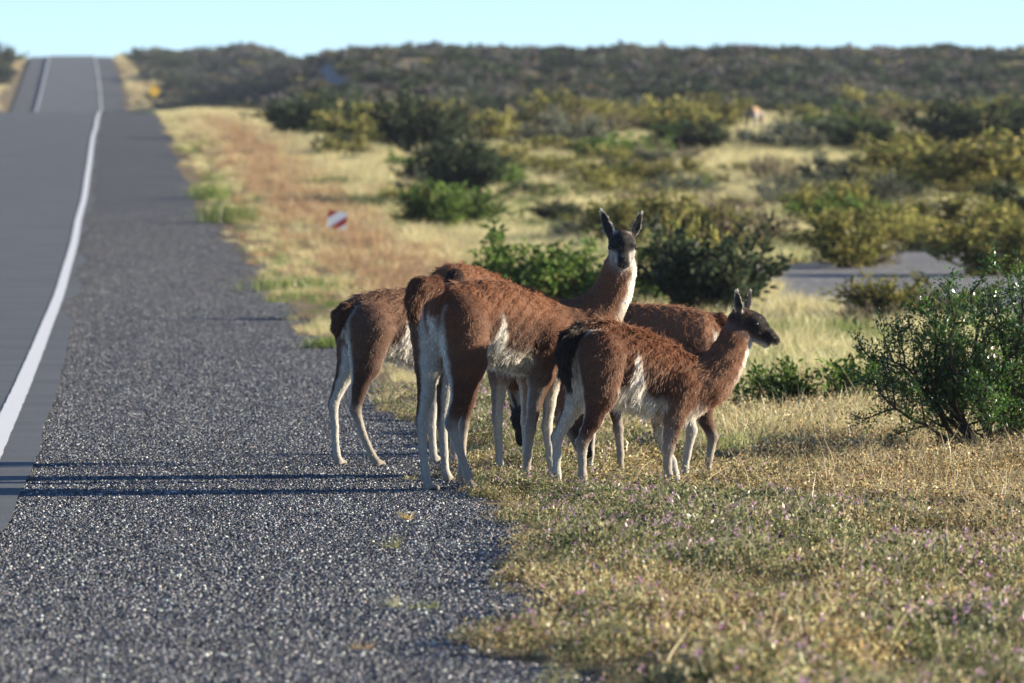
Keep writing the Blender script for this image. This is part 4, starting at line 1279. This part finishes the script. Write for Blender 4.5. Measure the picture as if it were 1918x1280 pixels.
# ---- young one in front, walking to the right
E = dict(X0=.672, Y0=42.72, heading=25, h=.0085, hairs=98000, shag=1.35, flank=-.06, label='smaller shaggy young guanaco in profile with its mouth slightly open',
    torso=[(-.43, .80, .64, .04), (-.38, .87, .58, .10), (-.30, .915, .53, .135), (-.2, .925, .50, .15), (-.05, .885, .45, .15), (.1, .825, .415, .140), (.22, .775, .405, .122), (.32, .735, .42, .098), (.40, .705, .46, .07), (.46, .68, .52, .04)],
    legs=[
      dict(kind='h', side=-1, Y=42.44, pts=[(1126, 665, .130), (1125, 735, .092), (1112, 785, .055), (1090, 830, .037), (1090, 865, .025), (1091, 890, .026), (1094, 916, .028)]),
      dict(kind='h', side=1, Y=42.68, pts=[(1088, 690, .105), (1080, 748, .068), (1062, 785, .045), (1043, 820, .035), (1043, 855, .025), (1042, 885, .026), (1046, 912, .028)]),
      dict(kind='f', side=-1, Y=42.72, pts=[(1272, 728, .088), (1262, 785, .054), (1256, 815, .045), (1252, 840, .036), (1250, 868, .026), (1252, 892, .026), (1256, 914, .028)]),
      dict(kind='f', side=1, Y=42.98, pts=[(1262, 735, .085), (1238, 785, .048), (1238, 815, .040), (1247, 840, .034), (1260, 866, .024), (1265, 890, .025), (1268, 910, .028)]),
    ],
    neck=[(1285, 722, 42.84, .135), (1325, 716, 42.86, .108), (1354, 686, 42.88, .084), (1370, 653, 42.92, .067), (1384, 624, 42.97, .062), (1396, 606, 42.97, .056)],
    throat=(1, .1, -.2),
    tail=[(1086, 622, 42.50, .05), (1066, 636, 42.44, .046), (1056, 665, 42.42, .04), (1058, 700, 42.42, .03), (1066, 728, 42.42, .012)], tailc=np.array([.022, .014, .012]),
    head=dict(jaw=.016, c=(1399, 603, 42.97), f=(.93, -.12, -.40), up=(0, 0, 1), s=.98,
              ears=[((1384, 590, 42.92), (1379, 541, 42.90), (.25, -1, 0)), ((1397, 583, 43.02), (1406, 540, 43.03), (.5, -.9, 0))]))
# ---- grazing animal on the gravel edge, hindquarters shown
B = dict(X0=-.596, Y0=46.76, heading=40, hairs=60000, brown=(.95, 1.12, 1.3), flank=-.14, label='guanaco standing at the gravel edge with its hindquarters showing behind the tallest one',
    torso=[(-.52, .92, .80, .05), (-.46, .975, .72, .12), (-.36, 1.01, .67, .165), (-.2, 1.035, .64, .18), (0, 1.04, .585, .18), (.15, 1.03, .565, .175), (.3, 1.0, .565, .16), (.42, .95, .6, .13), (.5, .9, .7, .06)],
    legs=[
      dict(kind='h', side=-1, Y=46.40, pts=[(692, 615, .145), (685, 680, .090), (673, 725, .056), (665, 768, .038), (680, 815, .025), (696, 852, .026), (706, 871, .028)]),
      dict(kind='h', side=1, Y=46.58, pts=[(668, 640, .125), (652, 690, .066), (637, 722, .046), (624, 757, .035), (627, 800, .025), (629, 845, .026), (634, 868, .028)]),
      dict(kind='f', side=-1, Y=46.9, pts=[(860, 650, .11), (856, 705, .06), (852, 750, .04), (850, 795, .033), (850, 840, .024), (851, 860, .025), (854, 870, .028)]),
      dict(kind='f', side=1, Y=47.1, pts=[(825, 650, .11), (814, 705, .055), (811, 750, .038), (808, 795, .032), (811, 840, .024), (812, 858, .025), (814, 868, .028)]),
    ],
    neck=[(870, 600, 47.1, .13), (905, 610, 47.2, .10), (925, 625, 47.25, .08), (940, 640, 47.3, .065)],
    tail=[(646, 580, 46.40, .045), (634, 592, 46.38, .04), (630, 615, 46.37, .03), (630, 632, 46.37, .012)], tailc=np.array([.12, .055, .032]),
    head=dict(c=(945, 645, 47.3), f=(.75, .3, -.5), ears=[((935, 632, 47.28), (926, 600, 47.3), (-.3, -1, 0)), ((942, 630, 47.35), (940, 600, 47.36), (.3, -1, 0))]))
# ---- big animal facing away behind the tallest, head down grazing
Cc = dict(X0=-.177, Y0=44.38, heading=63, hairs=60000, label='guanaco facing away behind the tallest one with its head down grazing',
    torso=[(-.53, 1.1, .92, .06), (-.46, 1.175, .82, .13), (-.36, 1.205, .76, .165), (-.2, 1.20, .74, .18), (0, 1.17, .69, .185), (.15, 1.13, .66, .18), (.3, 1.07, .65, .165), (.42, 1.0, .68, .13), (.52, .94, .76, .06)],
    legs=[
      dict(kind='h', side=-1, Y=43.95, pts=[(876, 610, .125), (882, 690, .075), (877, 745, .048), (868, 795, .035), (865, 850, .025), (864, 885, .026), (866, 903, .028)]),
      dict(kind='h', side=1, Y=44.05, pts=[(836, 610, .125), (838, 690, .07), (832, 745, .046), (828, 795, .035), (832, 850, .025), (834, 885, .026), (838, 902, .028)]),
      dict(kind='f', side=1, Y=44.75, pts=[(935, 640, .11), (936, 705, .062), (933, 745, .042), (931, 785, .034), (934, 835, .025), (936, 875, .027), (941, 893, .028)]),
      dict(kind='f', side=-1, Y=44.6, pts=[(985, 640, .11), (988, 705, .06), (987, 750, .04), (985, 790, .033), (986, 840, .025), (987, 878, .026), (990, 896, .028)]),
    ],
    neck=[(958, 640, 44.75, .14), (975, 680, 44.95, .115), (984, 712, 45.05, .085), (984, 740, 45.1, .066), (980, 760, 45.1, .058)],
    throat=(.3, .2, -1),
    tail=[(852, 520, 43.85, .05), (850, 540, 43.80, .05), (852, 575, 43.80, .035), (854, 600, 43.82, .014)], tailc=np.array([.05, .028, .02]),
    head=dict(c=(980, 770, 45.1), f=(-.05, -.5, -.85), up=(0, -.8, .6), ears=[((970, 764, 45.06), (960, 731, 45.06), (-.3, -1, 0)), ((990, 764, 45.1), (997, 732, 45.1), (.4, -1, 0))]))
# ---- animal facing left behind the young one, tail lifted, grazing
D = dict(X0=.723, Y0=45.0, heading=172, hairs=65000, brown=(1.15, 1.28, 1.4), flank=-.16, wedge=.3, label='guanaco grazing behind the young one with its lifted tail beside the young one\'s neck',
    torso=[(-.47, .88, .70, .05), (-.42, .91, .64, .11), (-.34, .935, .58, .15), (-.2, .96, .55, .17), (0, .972, .52, .175), (.15, .965, .50, .17), (.28, .93, .50, .155), (.38, .88, .54, .12), (.46, .82, .6, .06)],
    legs=[
      dict(kind='h', side=1, Y=44.88, pts=[(1312, 690, .12), (1316, 755, .068), (1320, 785, .047), (1335, 818, .035), (1328, 862, .024), (1324, 885, .026), (1320, 894, .028)]),
      dict(kind='h', side=-1, Y=45.12, pts=[(1290, 690, .11), (1286, 745, .066), (1288, 780, .048), (1296, 806, .037), (1287, 852, .025), (1283, 880, .026), (1279, 890, .028)]),
      dict(kind='f', side=1, Y=44.9, pts=[(1130, 700, .105), (1146, 748, .052), (1154, 776, .036), (1158, 802, .032), (1162, 850, .024), (1162, 880, .025), (1160, 893, .028)]),
      dict(kind='f', side=-1, Y=45.12, pts=[(1110, 700, .1), (1106, 750, .05), (1106, 776, .036), (1108, 802, .032), (1106, 850, .024), (1104, 876, .025), (1100, 890, .028)]),
    ],
    neck=[(1082, 680, 45.0, .125), (1058, 712, 44.98, .10), (1048, 742, 44.95, .078), (1056, 772, 44.92, .062), (1072, 792, 44.9, .055)],
    throat=(-.6, 0, -.8),
    tail=[(1330, 603, 45.0, .04), (1348, 600, 45.0, .037), (1360, 610, 45.0, .03), (1368, 622, 45.0, .012)], tailc=np.array([.10, .042, .022]),
    head=dict(c=(1082, 800, 44.9), f=(.45, -.1, -.85), up=(.8, 0, .5), s=.95, ears=[((1066, 786, 44.85), (1050, 772, 44.85), (-.3, -1, 0)), ((1070, 782, 44.95), (1058, 762, 44.96), (-.3, -1, 0))]))
for S_ in (A, E, B, Cc, D):
    guanaco(S_)
# ---- lone animal far up the slope (coat only, too far for hair)
pf = ground_at(1414, 254)
mF = pf[1] / FPX
_hf = R(66)
def fpx(x, z, y=0.0):        # metres along / across the animal (x towards its tail) -> joint pixel triple
    w_ = pf + np.array([-x * math.cos(_hf) + y * math.sin(_hf), -x * math.sin(_hf) - y * math.cos(_hf), z]); k_ = FPX / w_[1]
    return (CX + w_[0] * k_, HZ - (w_[2] - CAMZ) * k_, w_[1])
def fleg(x, y, hind):
    s_ = .06 if hind else 0
    pts = []
    for dx, z, r in ((0, .82, .12), (-.02, .62, .08), (s_ * .6, .48, .05), (s_ + .02, .36, .037), (s_ * .4, .2, .026), (s_ * .2, .08, .027), (0, .03, .03)):
        a = fpx(x + dx, z, y); pts.append((a[0], a[1], r, a[2] - pf[1]))
    return dict(kind='h' if hind else 'f', side=1 if y > 0 else -1, Y=pf[1], pts=pts)
Fd_ = dict(X0=float(pf[0]), Y0=float(pf[1]), z0=float(pf[2]), heading=66, brown=(2.1, 2.9, 3.4), h=.016, herd=False, label='lone guanaco grazing far up the slope among the olive bushes',
    torso=[(-.5, 1.0, .8, .08), (-.42, 1.1, .74, .15), (-.3, 1.13, .70, .18), (0, 1.13, .64, .185), (.2, 1.1, .62, .18), (.38, 1.0, .64, .14), (.5, .92, .75, .06)],
    legs=[fleg(.38, -.15, True), fleg(.34, .12, True), fleg(-.28, -.1, False), fleg(-.3, .16, False)],
    neck=[(*fpx(-.42, .88), .14), (*fpx(-.6, .74), .10), (*fpx(-.72, .58), .075), (*fpx(-.8, .42), .062)], throat=(.4, .5, -1),
    tail=[(*fpx(.46, 1.0), .05), (*fpx(.52, .92), .045), (*fpx(.53, .8), .02)],
    head=dict(c=fpx(-.84, .36), f=(.3, .4, -.85), up=(.4, .7, .5), ears=[(fpx(-.8, .42, -.04), fpx(-.74, .56, -.05), (-.3, -1, 0)), (fpx(-.8, .42, .04), fpx(-.73, .56, .06), (-.3, -1, 0))]))
guanaco(Fd_)

# ------------------------------------------------------------------ air over the plain
def haze_box(density):
    m, n, l, o = mat_new('haze')
    v = n.new('ShaderNodeVolumePrincipled'); v.inputs['Color'].default_value = (.80, .88, 1, 1)
    v.inputs['Density'].default_value = density; v.inputs['Anisotropy'].default_value = .3
    l.new(v.outputs[0], o.inputs['Volume'])
    x0, x1, y0, y1, z0, z1 = -560, 560, -70, 1720, -3, 36
    V = [(x, y, z) for x in (x0, x1) for y in (y0, y1) for z in (z0, z1)]
    F = [(0, 1, 3, 2), (4, 6, 7, 5), (0, 4, 5, 1), (2, 3, 7, 6), (0, 2, 6, 4), (1, 5, 7, 3)]
    tag(new_obj('haze', mesh_from('haze', V, F, m)), 'thin pale air over the plain', 'haze', kind='stuff')
haze_box(.00009)
